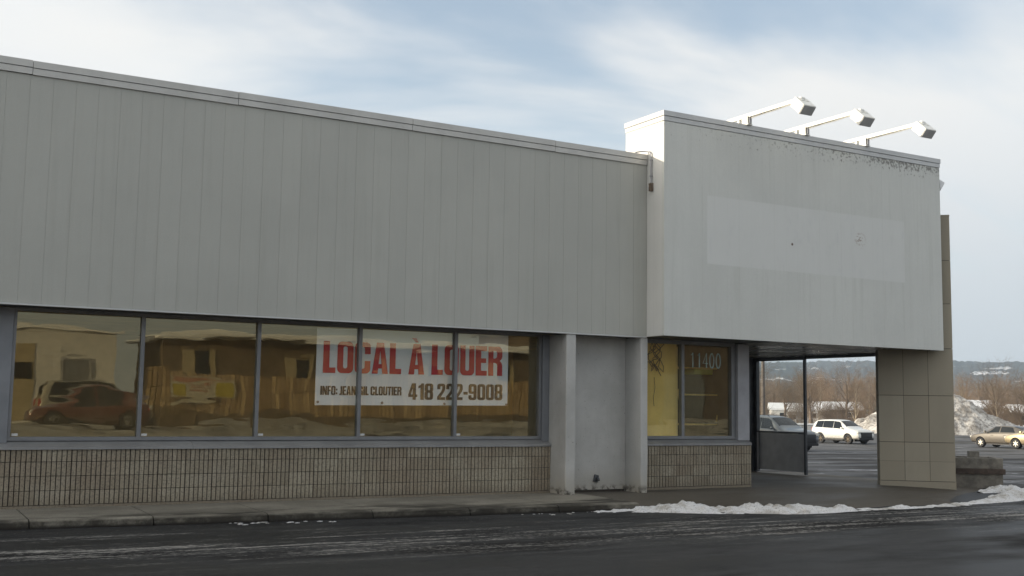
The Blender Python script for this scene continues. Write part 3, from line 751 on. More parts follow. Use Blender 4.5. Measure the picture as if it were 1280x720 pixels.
# ------------------------------------------------------------------ lettering
def arc(cx, cy, r, a0, a1, n=5): return [(cx + r * math.cos(R(a0 + (a1 - a0) * k / n)), cy + r * math.sin(R(a0 + (a1 - a0) * k / n))) for k in range(n + 1)]
def rr(x0, y0, x1, y1, r): return arc(x1 - r, y1 - r, r, 0, 90) + arc(x0 + r, y1 - r, r, 90, 180) + arc(x0 + r, y0 + r, r, 180, 270) + arc(x1 - r, y0 + r, r, 270, 360)
W_ = .52; S_ = .185; IN = (.19, .33)
def glyph(ch):
    r, ri = .15, .065
    hole = lambda a, b: rr(IN[0], a, IN[1], b, ri)
    if ch == 'L': return .40, [[(0, 0), (.40, 0), (.40, .17), (.2, .17), (.2, 1), (0, 1)]]
    if ch in 'O0': return W_, [rr(0, 0, W_, 1, r), hole(.15, .85)]
    if ch == 'C': return W_, [[(W_, .62)] + arc(W_ - r, 1 - r, r, 0, 90) + arc(r, 1 - r, r, 90, 180) + arc(r, r, r, 180, 270) + arc(W_ - r, r, r, 270, 360) + [(W_, .40), (.33, .40)] + arc(.33 - ri, .15 + ri, ri, 0, -90) + arc(.19 + ri, .15 + ri, ri, 270, 180) + arc(.19 + ri, .85 - ri, ri, 180, 90) + arc(.33 - ri, .85 - ri, ri, 90, 0) + [(.33, .62)]]
    if ch == 'G': return W_, [[(W_, .64)] + arc(W_ - r, 1 - r, r, 0, 90) + arc(r, 1 - r, r, 90, 180) + arc(r, r, r, 180, 270) + [(.30, 0), (.36, .05), (.39, 0), (W_, 0), (W_, .54), (.28, .54), (.28, .41), (.33, .41)] + arc(.33 - ri, .15 + ri, ri, 0, -90) + arc(.19 + ri, .15 + ri, ri, 270, 180) + arc(.19 + ri, .85 - ri, ri, 180, 90) + arc(.33 - ri, .85 - ri, ri, 90, 0) + [(.33, .64)]]
    if ch in 'AÀ':
        c = [[(0, 0), (.155, 1), (.395, 1), (.55, 0), (.355, 0), (.338, .17), (.212, .17), (.195, 0)], [(.226, .31), (.324, .31), (.275, .76)]]
        if ch == 'À': c.append([(.09, 1.19), (.25, 1.19), (.335, 1.045), (.235, 1.045)])
        return .55, c
    if ch == 'U': return W_, [[(0, 1)] + arc(r, r, r, 180, 270) + arc(W_ - r, r, r, 270, 360) + [(W_, 1), (.33, 1)] + arc(.33 - ri, .15 + ri, ri, 0, -90) + arc(.19 + ri, .15 + ri, ri, 270, 180) + [(.19, 1)]]
    if ch == 'E': return .42, [[(0, 0), (.42, 0), (.42, .165), (.2, .165), (.2, .43), (.39, .43), (.39, .585), (.2, .585), (.2, .835), (.42, .835), (.42, 1), (0, 1)]]
    if ch == 'F': return .40, [[(0, 0), (.2, 0), (.2, .41), (.38, .41), (.38, .575), (.2, .575), (.2, .835), (.40, .835), (.40, 1), (0, 1)]]
    if ch == 'R': return .53, [[(0, 0), (.19, 0), (.19, .44), (.26, .44), (.325, .40), (.34, .33), (.34, 0), (.53, 0), (.53, .34), (.505, .44), (.43, .51), (.50, .57), (.53, .66)] + arc(.53 - .17, 1 - .17, .17, 0, 90) + [(0, 1)], [(.19, .59), (.27, .59), (.33, .64), (.335, .78), (.30, .85), (.19, .85)]]
    if ch == 'N': return .53, [[(0, 0), (.165, 0), (.165, .52), (.34, 0), (.53, 0), (.53, 1), (.365, 1), (.365, .50), (.19, 1), (0, 1)]]
    if ch == 'J': return .32, [[(.13, 1), (.32, 1), (.32, .15)] + arc(.32 - .14, .14, .14, 0, -90) + [(0, 0), (0, .15), (.10, .16), (.13, .20)]]
    if ch == 'I': return .2, [[(0, 0), (.2, 0), (.2, 1), (0, 1)]]
    if ch == 'T': return .46, [[(.13, 0), (.33, 0), (.33, .83), (.46, .83), (.46, 1), (0, 1), (0, .83), (.13, .83)]]
    if ch == ':': return .17, [[(0, .08), (.17, .08), (.17, .28), (0, .28)], [(0, .5), (.17, .5), (.17, .7), (0, .7)]]
    if ch == '-': return .27, [[(0, .34), (.27, .34), (.27, .51), (0, .51)]]
    if ch == '1': return .34, [[(.14, 0), (.34, 0), (.34, 1), (.2, 1), (.14, .90), (0, .84), (0, .70), (.14, .74)]]
    if ch == '4': return .55, [[(.27, 0), (.455, 0), (.455, .17), (.55, .17), (.55, .32), (.455, .32), (.455, 1), (.21, 1), (0, .33), (0, .17), (.27, .17)], [(.145, .32), (.27, .32), (.27, .73)]]
    if ch == '8': return W_, [[(W_, .42), (.48, .51), (W_, .60)] + arc(W_ - r, 1 - r, r, 0, 90) + arc(r, 1 - r, r, 90, 180) + [(0, .60), (.04, .51), (0, .42)] + arc(r, r, r, 180, 270) + arc(W_ - r, r, r, 270, 360), hole(.14, .44), hole(.58, .86)]
    if ch == '9': return W_, [arc(W_ - r, 1 - r, r, 0, 90) + arc(r, 1 - r, r, 90, 180) + arc(r, .39 + r, r, 180, 270) + [(.33, .39)] + arc(.33 - ri, .14 + ri, ri, 0, -90) + arc(.19 + ri, .14 + ri, ri, 270, 180) + [(.19, .30), (0, .30)] + arc(r, r, r, 180, 270) + arc(W_ - r, r, r, 270, 360), hole(.52, .86)]
    if ch == '2': return .50, [[(0, 0), (.50, 0), (.50, .165), (.215, .165), (.43, .50), (.49, .64)] + arc(.50 - r, 1 - r, r, 0, 90) + arc(r, 1 - r, r, 90, 180) + [(0, .66), (.18, .66), (.18, .80)] + arc(.18 + ri, .85 - ri, ri, 180, 90) + arc(.32 - ri, .85 - ri, ri, 90, 0) + [(.31, .66), (.24, .50), (0, .19)]]
    return .25, []
def letters(name, text, x0, x1, z0, cap, y, mat, parent, gap=.055, thick=.004, outline=None, cap_right=None):
    """flat letters facing the street, fitted between x0 and x1"""
    pen = 0; items = []
    for ch in text:
        if ch == ' ': pen += .20; continue
        w, cs = glyph(ch); items.append((pen, cs)); pen += w + gap
    total = pen - gap; sx = (x1 - x0) / total
    if outline:
        mb = MB()
        for ox, cs in items:
            for c in cs:
                pts = [(x0 + (ox + px) * sx, y, z0 + py * cap) for px, py in c]; pts.append(pts[0]); pts.append(pts[1])
                mb.tube(pts, outline, 5, caps=False)
        return mb.build(name, mat, parent)
    cu = bpy.data.curves.new(name, 'CURVE'); cu.dimensions = '2D'; cu.fill_mode = 'BOTH'; cu.extrude = thick / 2
    for ox, cs in items:
        for c in cs:
            sp = cu.splines.new('POLY'); sp.points.add(len(c) - 1); sp.use_cyclic_u = True
            for pt, (px, py) in zip(sp.points, c): pt.co = ((ox + px) * sx, py * cap, 0, 1)
    tmp = bpy.data.objects.new(name, cu); COL.objects.link(tmp)
    dg = bpy.context.evaluated_depsgraph_get(); dg.update()
    me = bpy.data.meshes.new_from_object(tmp.evaluated_get(dg))
    bpy.data.objects.remove(tmp); bpy.data.curves.remove(cu)
    for v in me.vertices: v.co = Vector((x0 + v.co.x, y - v.co.z, z0 + v.co.y))
    me.materials.clear(); me.materials.append(mat)
    o = bpy.data.objects.new(name, me); COL.objects.link(o)
    if parent is not None: o.parent = parent
    return o
BN = thing('rental_banner', 'white vinyl banner with red LOCAL À LOUER lettering hung behind the glass', 'banner')
m = MB(); nX, nZ = 60, 12                                               # vinyl hangs with slight ripples
def ban_y(x, z): return .252 + .006 * math.sin(x * 3.1 + 1.2 * z) + .005 * noise.noise((x * 1.3, z * 1.5, 4))
for j in range(nZ + 1):
    for i in range(nX + 1):
        x = 6.285 + (9.85 - 6.285) * i / nX; z = 1.50 + (2.745 - 1.50) * j / nZ; m.v.append((x, ban_y(x, z), z + .010 * (x - 8)))
for j in range(nZ):
    for i in range(nX): m.f.append((j * (nX + 1) + i, j * (nX + 1) + i + 1, (j + 1) * (nX + 1) + i + 1, (j + 1) * (nX + 1) + i)); m.c.append(None)
m.build('vinyl_sheet', M['sign_vinyl'], BN, smooth=180)
def curve_onto(o):
    for v in o.data.vertices: v.co.z += .010 * (v.co.x - 8); v.co.y = ban_y(v.co.x, v.co.z) - .006 + (v.co.y - .24)
curve_onto(letters('headline', 'LOCAL À LOUER', 6.40, 9.73, 2.02, .515, .24, M['sign_red'], BN))
curve_onto(letters('contact_line', 'INFO: JEAN-GIL CLOUTIER', 6.37, 7.80, 1.665, .145, .24, M['sign_black'], BN, .06))
curve_onto(letters('phone_number', '418 222-9008', 7.93, 9.74, 1.595, .275, .24, M['sign_black'], BN, .06))
for gx_ in (7.45, 8.60, 9.82, 6.33):
    m = MB(); m.lathe([(.008, 0), (.02, 0), (.02, -.008), (.008, -.008)], 'y', 10, Matrix.Translation((gx_, .244, 1.535))); m.build('eyelet', M['rust_metal'], BN)
m = MB()                                                                # thin tape figures on the inside of the glass
def fig(ch, x, w, z, h):
    P = lambda q: [(x + a_ * w, .163, z + b_ * h) for a_, b_ in q]
    if ch == '1': return [P([(.35, .84), (.62, 1.0), (.62, 0)])]
    if ch == '4': return [P([(.72, 0), (.72, 1.0), (.05, .30), (.98, .30)])]
    return [P([(.5 + .42 * math.sin(t * math.pi / 9), .5 + .5 * math.cos(t * math.pi / 9)) for t in range(19)])]
for k, ch in enumerate('11400'):
    for path in fig(ch, 13.86 + k * .163, .125, 2.31, .285): m.tube(path, .0125, 6)
m.build('address_number', M['digit_teal'], wnum, smooth=60)

# ------------------------------------------------------------------ things inside the right window
PB = MB()
for k in range(24):
    xa, xb = 12.42 + k * .0508, 12.42 + (k + 1) * .0508
    f = lambda q: .30 + .018 * math.sin(q * 9) + .01 * math.sin(q * 23)
    zlow = lambda q: .98
    PB.face([(xa, f(xa), zlow(xa)), (xb, f(xb), zlow(xb)), (xb - .00, f(xb), 2.80), (xa, f(xa), 2.80)])
tag(PB.build('paper_sheet', M['paper_yellow'], smooth=180), 'yellow paper sheet covering the inside of the pane beside the white pier', 'paper')
random.seed(31); wt_ = MB()
for k in range(7):
    x0 = 13.08 + random.uniform(-.13, .13); pts = []
    for q in range(9): pts.append((x0 + .10 * math.sin(q * 1.1 + k) + random.uniform(-.03, .03), .245 + random.uniform(-.012, .012), 2.80 - q * random.uniform(.06, .085)))
    wt_.tube(pts, .008, 5)
wt_.tube([(13.07, .25, 2.1), (13.09, .25, 1.9), (13.05, .25, 1.7), (13.07, .25, 1.55)], .005, 5)
tag(wt_.build('loose_cables', M['cable'], smooth=180), 'tangle of dark cables hanging in front of the yellow paper', 'cables')
SH = thing('shelf_rack', 'open yellow metal shelf rack standing behind the numbered pane', 'shelf', (14.78, 1.2, 0))
m = MB()
for sx in (-.62, .60):
    for sy in (-.25, .25): m.box((sx - .018, sy - .018, 0), (sx + .018, sy + .018, 2.75))
m.tube([(.58, -.26, 1.9), (.40, -.26, 1.25)], .02, 6); m.tube([(-.6, -.26, 1.9), (-.45, -.26, 1.2)], .02, 6)
m.build('uprights', M['shelf_paint'], SH)
for z in (1.18, 1.78, 2.32): 
    m = MB(); m.box((-.60, -.27, z), (.58, .27, z + .028)); m.build('shelf_board', M['shelf_paint'], SH)
tag((lambda q: (q.box((14.62, .95, 2.21), (15.10, 1.3, 2.315), bev=.01), q)[1])(MB()).build('bin', M['bin_green']), 'flat yellow green box hung under the top shelf of the rack', 'box')

# ------------------------------------------------------------------ floodlights on the sign box
def floodlight(x, first=None, label=''):
    if first is not None:
        r = copy_tree(first); r.location.x = x; r['label'] = label; return r
    r = thing('floodlight', label, 'floodlight', (x, -1.0, 6.93), 0, 'floodlights over the sign box')
    m = MB(); m.box((-.036, -1.44, .142), (.036, .56, .216), bev=.006); m.build('arm', M['lamp_paint'], r)
    m = MB(); m.box((-.055, -.06, 0), (-.035, .10, .17)); m.box((.035, -.06, 0), (.055, .10, .17)); m.box((-.06, -.075, -.006), (.06, .22, .010)); m.box((-.035, .2, .01), (.035, .24, .14)); m.build('bracket', M['lamp_paint'], r)
    m = MB(); m.box((-.02, -.085, .02), (.02, -.062, .145)); m.build('clamp_bolt', M['post_metal'], r)
    th = R(-42)                                                          # the housing tips forward and down
    mt = Matrix.Translation((0, -1.42, .20)) @ Matrix.Rotation(-th, 4, 'X')
    hb = MB(); w = .155
    bm = bmesh.new(); bmesh.ops.create_cube(bm, size=1)
    for v in bm.verts: v.co = Vector((v.co.x * 2 * w, -.15 + v.co.y * .30, -.085 + v.co.z * .19))
    bmesh.ops.bevel(bm, geom=bm.edges[:], offset=.008, segments=2, affect='EDGES'); hb.add_bm(bm, mt)
    for fx in (-.09, .03):
        hb.box((fx, -.12, .008), (fx + .075, -.05, .02), m=mt)
    h = hb.build('lamp_head', M['lamp_paint'], r)
    m = MB(); m.box((-w + .012, -.306, -.172), (w - .012, -.298, .0), m=mt); m.build('shaded_end', M['lamp_grey'], h)  # separate plate puts the shade of the end face into a grey colour
    m = MB(); m.box((-w + .015, -.285, -.186), (w - .015, -.015, -.178), m=mt); m.build('lens', M['clear_glass'], h)
    m = MB(); m.tube([(.0, .30, .142), (.01, .0, .120), (.012, -.35, .135), (.0, -.8, .128), (-.01, -1.2, .138), (0, -1.40, .150)], .009, 6); m.tube([(.03, .22, .01), (.035, .25, .09), (.0, .30, .142)], .009, 6); m.build('power_cable', M['lamp_paint'], r, smooth=60)
    m = MB(); m.lathe([(0, -.05), (.045, -.05), (.045, .05), (0, .05)], 'y', 12, Matrix.Translation((0, -1.44, .175)) @ Matrix.Rotation(R(90), 4, 'Z')); m.build('knuckle', M['lamp_paint'], r, smooth=40)
    return r
FL = floodlight(14.34, None, 'white floodlight arm nearest the sunlit corner of the sign box')
floodlight(15.84, FL, 'middle one of the three white floodlight arms over the sign box')
floodlight(17.52, FL, 'white floodlight arm farthest from the sunlit corner, over the mould stains')
# small lamp shade on the far side of the box
SL = thing('side_lamp', 'small grey lamp shade jutting from the right edge of the sign box', 'lamp', (19.765, -.93, 6.50))
m = MB(); m.face([(0, -.06, .0), (.17, -.06, -.06), (.03, -.06, -.24)]); m.face([(0, .06, .0), (.03, .06, -.24), (.17, .06, -.06)])
m.face([(0, -.06, 0), (0, .06, 0), (.17, .06, -.06), (.17, -.06, -.06)]); m.face([(.17, -.06, -.06), (.17, .06, -.06), (.03, .06, -.24), (.03, -.06, -.24)]); m.face([(0, -.06, 0), (.03, -.06, -.24), (.03, .06, -.24), (0, .06, 0)])
m.build('shade', M['lamp_grey'], SL, fixn=True)
m = MB(); m.box((-.035, -.03, -.12), (.03, .03, -.02)); m.build('mount', M['post_metal'], SL)

# ------------------------------------------------------------------ concrete planter
PL = thing('planter', 'low concrete planter with a dark timber band around it, beside the tiled pier', 'planter', (21.62, -.22, -.14), R(-41))
m = MB(); m.box((-.50, -.5, 0), (.50, .5, .34), bev=.015); m.build('tub', M['planter_concrete'], PL)
m = MB(); m.box((-.545, -.545, .315), (.545, .545, .435), bev=.012); m.build('timber_band', M['wood_beam'], PL)
m = MB()
m.box((-.505, -.505, .43), (.505, -.40, .665), bev=.012); m.box((-.505, .40, .43), (.505, .505, .665), bev=.012)
m.box((-.505, -.398, .43), (-.40, .398, .665), bev=.012); m.box((.40, -.398, .43), (.505, .398, .665), bev=.012); m.build('rim', M['planter_concrete'], PL)
m = MB(); m.box((-.39, -.39, .40), (.39, .39, .58)); m.build('soil', M['snow'], PL)
m = MB(); m.box((-.12, -.13, .55), (.10, .09, .80), bev=.012); m.build('post_stump', M['planter_concrete'], PL)

# ------------------------------------------------------------------ cars
def lerp(a, b, t): return a + (b - a) * t
def car_stations(kind):
    # x, underside, belt, roof, half width, roof half width
    if kind == 'suv':
        return [(-2.28, .50, .80, .84, .72, .62), (-2.25, .38, .95, 1.03, .83, .70), (-2.19, .32, 1.08, 1.30, .89, .70), (-2.02, .29, 1.10, 1.60, .905, .67), (-1.78, .28, 1.09, 1.685, .91, .655),
                (-1.0, .28, 1.07, 1.725, .91, .66), (-.1, .28, 1.04, 1.725, .91, .66), (.40, .28, 1.03, 1.68, .91, .655), (.85, .28, 1.03, 1.40, .91, .70), (1.24, .28, 1.03, 1.12, .905, .78),
                (1.65, .29, 1.01, 1.07, .90, .76), (2.0, .31, .97, 1.03, .88, .74), (2.2, .34, .88, .95, .83, .70), (2.28, .40, .72, .78, .77, .64), (2.31, .48, .60, .63, .72, .58)]
    return [(-2.26, .48, .84, .90, .72, .62), (-2.22, .34, .97, 1.04, .81, .68), (-2.08, .27, 1.02, 1.09, .85, .69), (-1.75, .24, 1.00, 1.12, .87, .66), (-1.30, .23, .98, 1.32, .88, .61),
            (-.85, .23, .97, 1.425, .88, .59), (-.2, .23, .955, 1.46, .88, .585), (.25, .23, .945, 1.42, .88, .585), (.70, .23, .94, 1.22, .88, .64), (1.12, .23, .93, 1.00, .875, .74),
            (1.6, .25, .88, .94, .86, .72), (1.95, .28, .81, .87, .83, .69), (2.15, .32, .71, .77, .77, .62), (2.24, .40, .58, .62, .70, .54)]
def car_meshes(kind):
    st = car_stations(kind)
    def at(x):
        for a_, b_ in zip(st, st[1:]):
            if a_[0] <= x <= b_[0]:
                t = (x - a_[0]) / (b_[0] - a_[0]); return tuple(lerp(p, q, t) for p, q in zip(a_, b_))
        return st[0] if x < st[0][0] else st[-1]
    b = MB(); K = []
    for (x, zb, bl, rf, w, wr) in st:
        half = [(w * .80, zb), (w * .965, zb + .09), (w, lerp(zb, bl, .55)), (w * .985, bl - .05), (w * .955, bl), (wr + .02, rf - .05), (wr * .88, rf - .008), (wr * .45, rf + .012)]
        ring = half + [(-y, z) for y, z in reversed(half)]
        K.append(len(ring)); b.v += [(x, y, z) for y, z in ring]
    n = K[0]
    for i in range(len(st) - 1):
        for j in range(n): b.f.append((i * n + j, (i + 1) * n + j, (i + 1) * n + (j + 1) % n, i * n + (j + 1) % n)); b.c.append(None)
    b.f.append(tuple(range(n))); b.c.append(None); b.f.append(tuple((len(st) - 1) * n + j for j in reversed(range(n)))); b.c.append(None)
    me = b.mesh('body', None, None, True)
    # wheel arches are cut out of the body
    wb = 1.335; rad = .36 if kind == 'suv' else .325
    tmp = bpy.data.objects.new('tmp', me); COL.objects.link(tmp)
    cut = MB()
    for wx in (-wb, wb):
        for sy in (-1, 1):
            c = MB(); cut.lathe([(0.0001, .60), (rad * 1.17, .60), (rad * 1.17, 1.2), (0.0001, 1.2)] if sy > 0 else [(0.0001, -1.2), (rad * 1.17, -1.2), (rad * 1.17, -.60), (0.0001, -.60)], 'y', 22, Matrix.Translation((wx, 0, rad)))
    cme = cut.mesh('cut', None, None, True)
    bm = bmesh.new(); bm.from_mesh(cme); bmesh.ops.remove_doubles(bm, verts=bm.verts[:], dist=.001); bmesh.ops.recalc_face_normals(bm, faces=bm.faces[:]); bm.to_mesh(cme); bm.free()
    co = bpy.data.objects.new('tmpcut', cme); COL.objects.link(co)
    ss = tmp.modifiers.new('soft', 'SUBSURF'); ss.levels = 1; ss.render_levels = 1
    bo = tmp.modifiers.new('arch', 'BOOLEAN'); bo.operation = 'DIFFERENCE'; bo.object = co; bo.solver = 'EXACT'
    dg = bpy.context.evaluated_depsgraph_get(); dg.update()
    body = bpy.data.meshes.new_from_object(tmp.evaluated_get(dg))
    bpy.data.objects.remove(tmp); bpy.data.objects.remove(co)
    for p in body.polygons: p.use_smooth = True
    body.set_sharp_from_angle(angle=R(32))
    def side(x, t, s, off=.004):
        _, zb, bl, rf, w, wr = at(x); y = lerp(w * .955, wr + .02, t); z = lerp(bl, rf - .05, t); return (x, s * (y + off), z + off * .3)
    def band(quads, s, off=.004):
        m = MB()
        for (x0, x1, x0t, x1t) in quads:
            N = 6
            for k in range(N):
                for q in range(3):
                    t0, t1 = .10 + .82 * q / 3, .10 + .82 * (q + 1) / 3
                    f = lambda u, t: lerp(lerp(x0, x1, u), lerp(x0t, x1t, u), t)
                    P = [side(f(k / N, t0), t0, s, off), side(f((k + 1) / N, t0), t0, s, off), side(f((k + 1) / N, t1), t1, s, off), side(f(k / N, t1), t1, s, off)]
                    m.face(P if s > 0 else P[::-1])
        return m
    def top(x, v, off=.006):
        _, zb, bl, rf, w, wr = at(x); y = v * (wr * .90); z = rf + .012 - .03 * abs(v) ** 2.5
        return (x, y, z + off)
    def screen(xa, xb):
        m = MB(); N = 8
        for i in range(5):
            for j in range(N):
                x0, x1 = lerp(xa, xb, i / 5), lerp(xa, xb, (i + 1) / 5); v0, v1 = -1 + 2 * j / N, -1 + 2 * (j + 1) / N
                m.face([top(x0, v0), top(x1, v0), top(x1, v1), top(x0, v1)])
        return m
    out = {'body': body, 'rad': rad, 'wb': wb}
    if kind == 'suv':
        qs = [(-1.90, -1.12, -1.72, -1.10), (-1.09, -.10, -1.08, -.10), (-.06, 1.02, -.06, .50)]; out['screen'] = screen(.48, 1.18); out['rear'] = screen(-2.20, -1.98)
    else:
        qs = [(-1.25, -.14, -.95, -.14), (-.06, .92, -.06, .32)]; out['screen'] = screen(.32, 1.06); out['rear'] = screen(-1.68, -.98)
    out['side'] = [band(qs, 1), band(qs, -1)]
    tyre = MB(); w = .11
    tyre.lathe([(rad * .60, -w), (rad * .92, -w), (rad, -w * .72), (rad, w * .72), (rad * .92, w), (rad * .60, w)], 'y', 24)
    rim = MB(); ri = rad * .62
    rim.lathe([(ri, -.085), (ri * .97, .085), (ri * .90, .09), (ri * .86, .05)], 'y', 24)
    for k in range(6):
        mt = Matrix.Rotation(R(60 * k), 4, 'Y'); rim.box((-.028, .055, 0), (.028, .088, ri * .90), m=mt)
    rim.lathe([(.001, .095), (.055, .095), (.06, .06)], 'y', 14); rim.lathe([(.001, -.02), (ri, -.02)], 'y', 20)
    out['tyre'] = tyre.mesh('tyre', M['rubber'], 40, True); out['rim'] = rim.mesh('rim', M['rim_metal'], 40)
    back = MB(); back.lathe([(.001, .02), (ri * .88, .02)], 'y', 20); out['drum'] = back.mesh('brake_drum', M['car_trim'])
    return out
CACHE = {}
def add_car(name, label, kind, pm, loc, rz, group, rack=False, dark_rims=False, scale=1.0):
    if kind not in CACHE: CACHE[kind] = car_meshes(kind)
    S = CACHE[kind]; r = thing(name, label, 'car', loc, rz, group); r.scale = (scale,) * 3
    me = S['body'].copy(); me.materials.clear(); me.materials.append(pm)
    b = bpy.data.objects.new('body', me); COL.objects.link(b); b.parent = r
    if 'gl' not in S:
        S['gl'] = [S['screen'].mesh('windscreen', M['car_glass'], 60), S['rear'].mesh('rear_window', M['car_glass'], 60), S['side'][0].mesh('side_windows', M['car_glass'], 60), S['side'][1].mesh('side_windows', M['car_glass'], 60)]
    for q in S['gl']:
        o = bpy.data.objects.new(q.name.split('.')[0], q); COL.objects.link(o); o.parent = r
    for wx in (-S['wb'], S['wb']):
        for sy in (-1, 1):
            t = bpy.data.objects.new('wheel', S['tyre']); COL.objects.link(t); t.parent = r; t.location = (wx, sy * .755, S['rad']); t.rotation_euler = (0, 0, 0 if sy > 0 else math.pi)
            for part in ('rim', 'drum'):
                md = S[part]
                if dark_rims and part == 'rim':
                    if 'dark' not in S: S['dark'] = md.copy(); S['dark'].materials.clear(); S['dark'].materials.append(M['dirty_rim'])
                    md = S['dark']
                o = bpy.data.objects.new('rim' if part == 'rim' else 'brake_drum', md); COL.objects.link(o); o.parent = t
    suv = kind == 'suv'; xf = 2.30 if suv else 2.25
    for s in (-1, 1):
        m = MB()
        if suv: m.box((2.0, s * .70 - .13, .76), (2.285, s * .70 + .11, .90), bev=.03)
        else: m.box((1.95, s * .64 - .13, .62), (2.19, s * .64 + .12, .75), bev=.03)
        m.build('headlight', M['lamp_glass'], r, smooth=40)
        m = MB(); m.box((-2.285 if suv else -2.26, s * .72 - .09, .85 if suv else .72), (-2.15, s * .72 + .10, 1.12 if suv else .86), bev=.02); m.build('tail_light', M['tail_glass'], r, smooth=40)
        m = MB(); zz2 = 1.06 if suv else .96; m.box((.80, min(s * .90, s * 1.06), zz2), (.92, max(s * .90, s * 1.06), zz2 + .13), bev=.035); m.build('wing_mirror', pm, r, smooth=50)
        for hx in (-.55, .38):
            m = MB(); m.box((hx, s * .905 - .012, .80), (hx + .15, s * .905 + .012, .825), bev=.005); m.build('door_handle', pm, r)
        if rack:
            m = MB(); m.tube([(-1.5, s * .60, 1.70), (-1.4, s * .60, 1.745), (.15, s * .60, 1.75), (.3, s * .60, 1.69)], .018, 6); m.build('roof_rail', M['car_trim'], r, smooth=60)
    m = MB()
    if suv: m.box((2.14, -.56, .42), (2.325, .56, .86), bev=.05); m.box((2.05, -.74, .30), (2.30, .74, .46), bev=.05)
    else: m.box((2.05, -.36, .52), (2.235, .36, .66), bev=.03); m.box((2.05, -.5, .32), (2.24, .5, .42), bev=.03)
    m.build('grille', M['car_trim'], r, smooth=40)
    m = MB(); m.box((-1.85, -.72, .20), (1.85, .72, .34)); 
    if suv:
        for s in (-1, 1): m.box((-.93, s * .905 - .02, .25), (.93, s * .905 + .02, .36), bev=.015)
    m.build('underbody', M['car_trim'], r)
    return r
gz = ground_z
CARS = 'cars parked on the lot and across the street'
add_car('parked_car', 'white sport utility car in full sun on the lot behind the passage', 'suv', M['paint_white'], (59.85, 40.25, gz(59.9, 40.1)), R(-90), CARS, False, True, .96)
add_car('parked_car', 'slate grey sport utility car parked behind the glass draught screen', 'suv', M['paint_slate'], (39.75, 25.55, gz(39.8, 25.5)), R(-90), CARS, True)
add_car('parked_car', 'bronze saloon partly hidden behind the paler gold one, below the snow pile', 'sedan', M['paint_champagne'], (64.05, 30.2, gz(64, 30.2)), R(90), CARS)
add_car('parked_car', 'pale gold saloon cut off by the right edge of the photo', 'sedan', M['paint_gold'], (62.1, 26.2, gz(62, 26.2)), R(90), CARS)
add_car('parked_car', 'dark red saloon mirrored in the leftmost shop window', 'sedan', M['paint_red'], (7.75, -29.7, gz(7.7, -29.7)), R(180), CARS)
add_car('parked_car', 'beige sport utility car behind the red saloon, mirrored in the leftmost window', 'suv', M['paint_beige'], (8.6, -33.4, gz(8.6, -33.4)), R(0), CARS, True)

# ------------------------------------------------------------------ snow pile and lot edge
def mound(name, cx, cy, L, Wd, H, rz, seed, mat, label, cat):
    s = MB(); nu, nv = 90, 44; cs, sn = math.cos(rz), math.sin(rz); z0 = gz(cx, cy)
    for j in range(nv + 1):
        for i in range(nu + 1):
            u, v = -1 + 2 * i / nu, -1 + 2 * j / nv
            d = math.sqrt(u * u + v * v)
            q = Vector((u * L * .35, v * Wd * .35, seed))
            h = max(0, 1 - d) ** .85 * H * (1 + .35 * noise.noise(q * .8))
            h += (abs(noise.noise(q * 1.9)) * .55 + abs(noise.noise(q * 4.6)) * .30 + noise.noise(q * 9) * .12) * min(1, h / .8)
            s.v.append((cx + cs * u * L - sn * v * Wd, cy + sn * u * L + cs * v * Wd, z0 - .05 + h))
    for j in range(nv):
        for i in range(nu): s.f.append((j * (nu + 1) + i, j * (nu + 1) + i + 1, (j + 1) * (nu + 1) + i + 1, (j + 1) * (nu + 1) + i)); s.c.append(None)
    return tag(s.build(name, mat, smooth=35), label, cat)
mound('snow_pile', 97.6, 63.2, 9.2, 6.0, 4.7, R(-33), 7.3, M['pile_snow'], 'tall dirty heap of ploughed snow at the back of the lot', 'snow pile')
bar = MB()
for k in range(5):
    t = k / 5; bar.box((-4.2 + 1.7 * k, -.25, 0), (-4.2 + 1.7 * k + 1.66, .25, .80), bev=.05)
bo = bar.build('concrete_barrier', M['barrier']); bo.location = (82.5, 66.2, gz(82, 66) - .02); bo.rotation_euler = (0, 0, R(-34)); tag(bo, 'low pale concrete barrier at the back of the lot behind the white car', 'barrier')
bs = MB(); bs.box((-4.25, -.32, .78), (4.25, .32, .93), bev=.06); q = bs.build('snow_cap', M['roof_snow'], bo)

# ------------------------------------------------------------------ poles
def pole(x, y, h, rad, cross, label):
    r = thing('utility_pole', label, 'pole', (x, y, gz(x, y)), R(-40))
    m = MB(); m.tube([(0, 0, -.2), (0, 0, h * .5), (0, 0, h)], [rad * 1.25, rad, rad * .8], 10); m.build('shaft', M['pole_wood'], r, smooth=60)
    if cross:
        m = MB(); m.box((-1.2, -.07, h - .7), (1.2, .07, h - .52)); m.build('cross_arm', M['pole_wood'], r)
        m = MB()
        for px in (-1.05, -.4, .4, 1.05): m.lathe([(0.02, 0), (.06, .03), (.05, .12), (.02, .18)], 'z', 8, Matrix.Translation((px, 0, h - .52)))
        m.build('insulators', M['pale_plastic'], r)
    else:
        m = MB(); m.tube([(0, 0, h - .6), (.9, 0, h - .2), (1.5, 0, h - .25)], .05, 6); m.build('bracket_arm', M['pole_wood'], r)
pole(62.34, 50.98, 11.5, .13, False, 'tall pole seen through the glass draught screen, behind the grey car')
pole(145.8, 129.9, 7.4, .16, True, 'utility pole with a cross arm above the snowy roofs, seen in the passage')

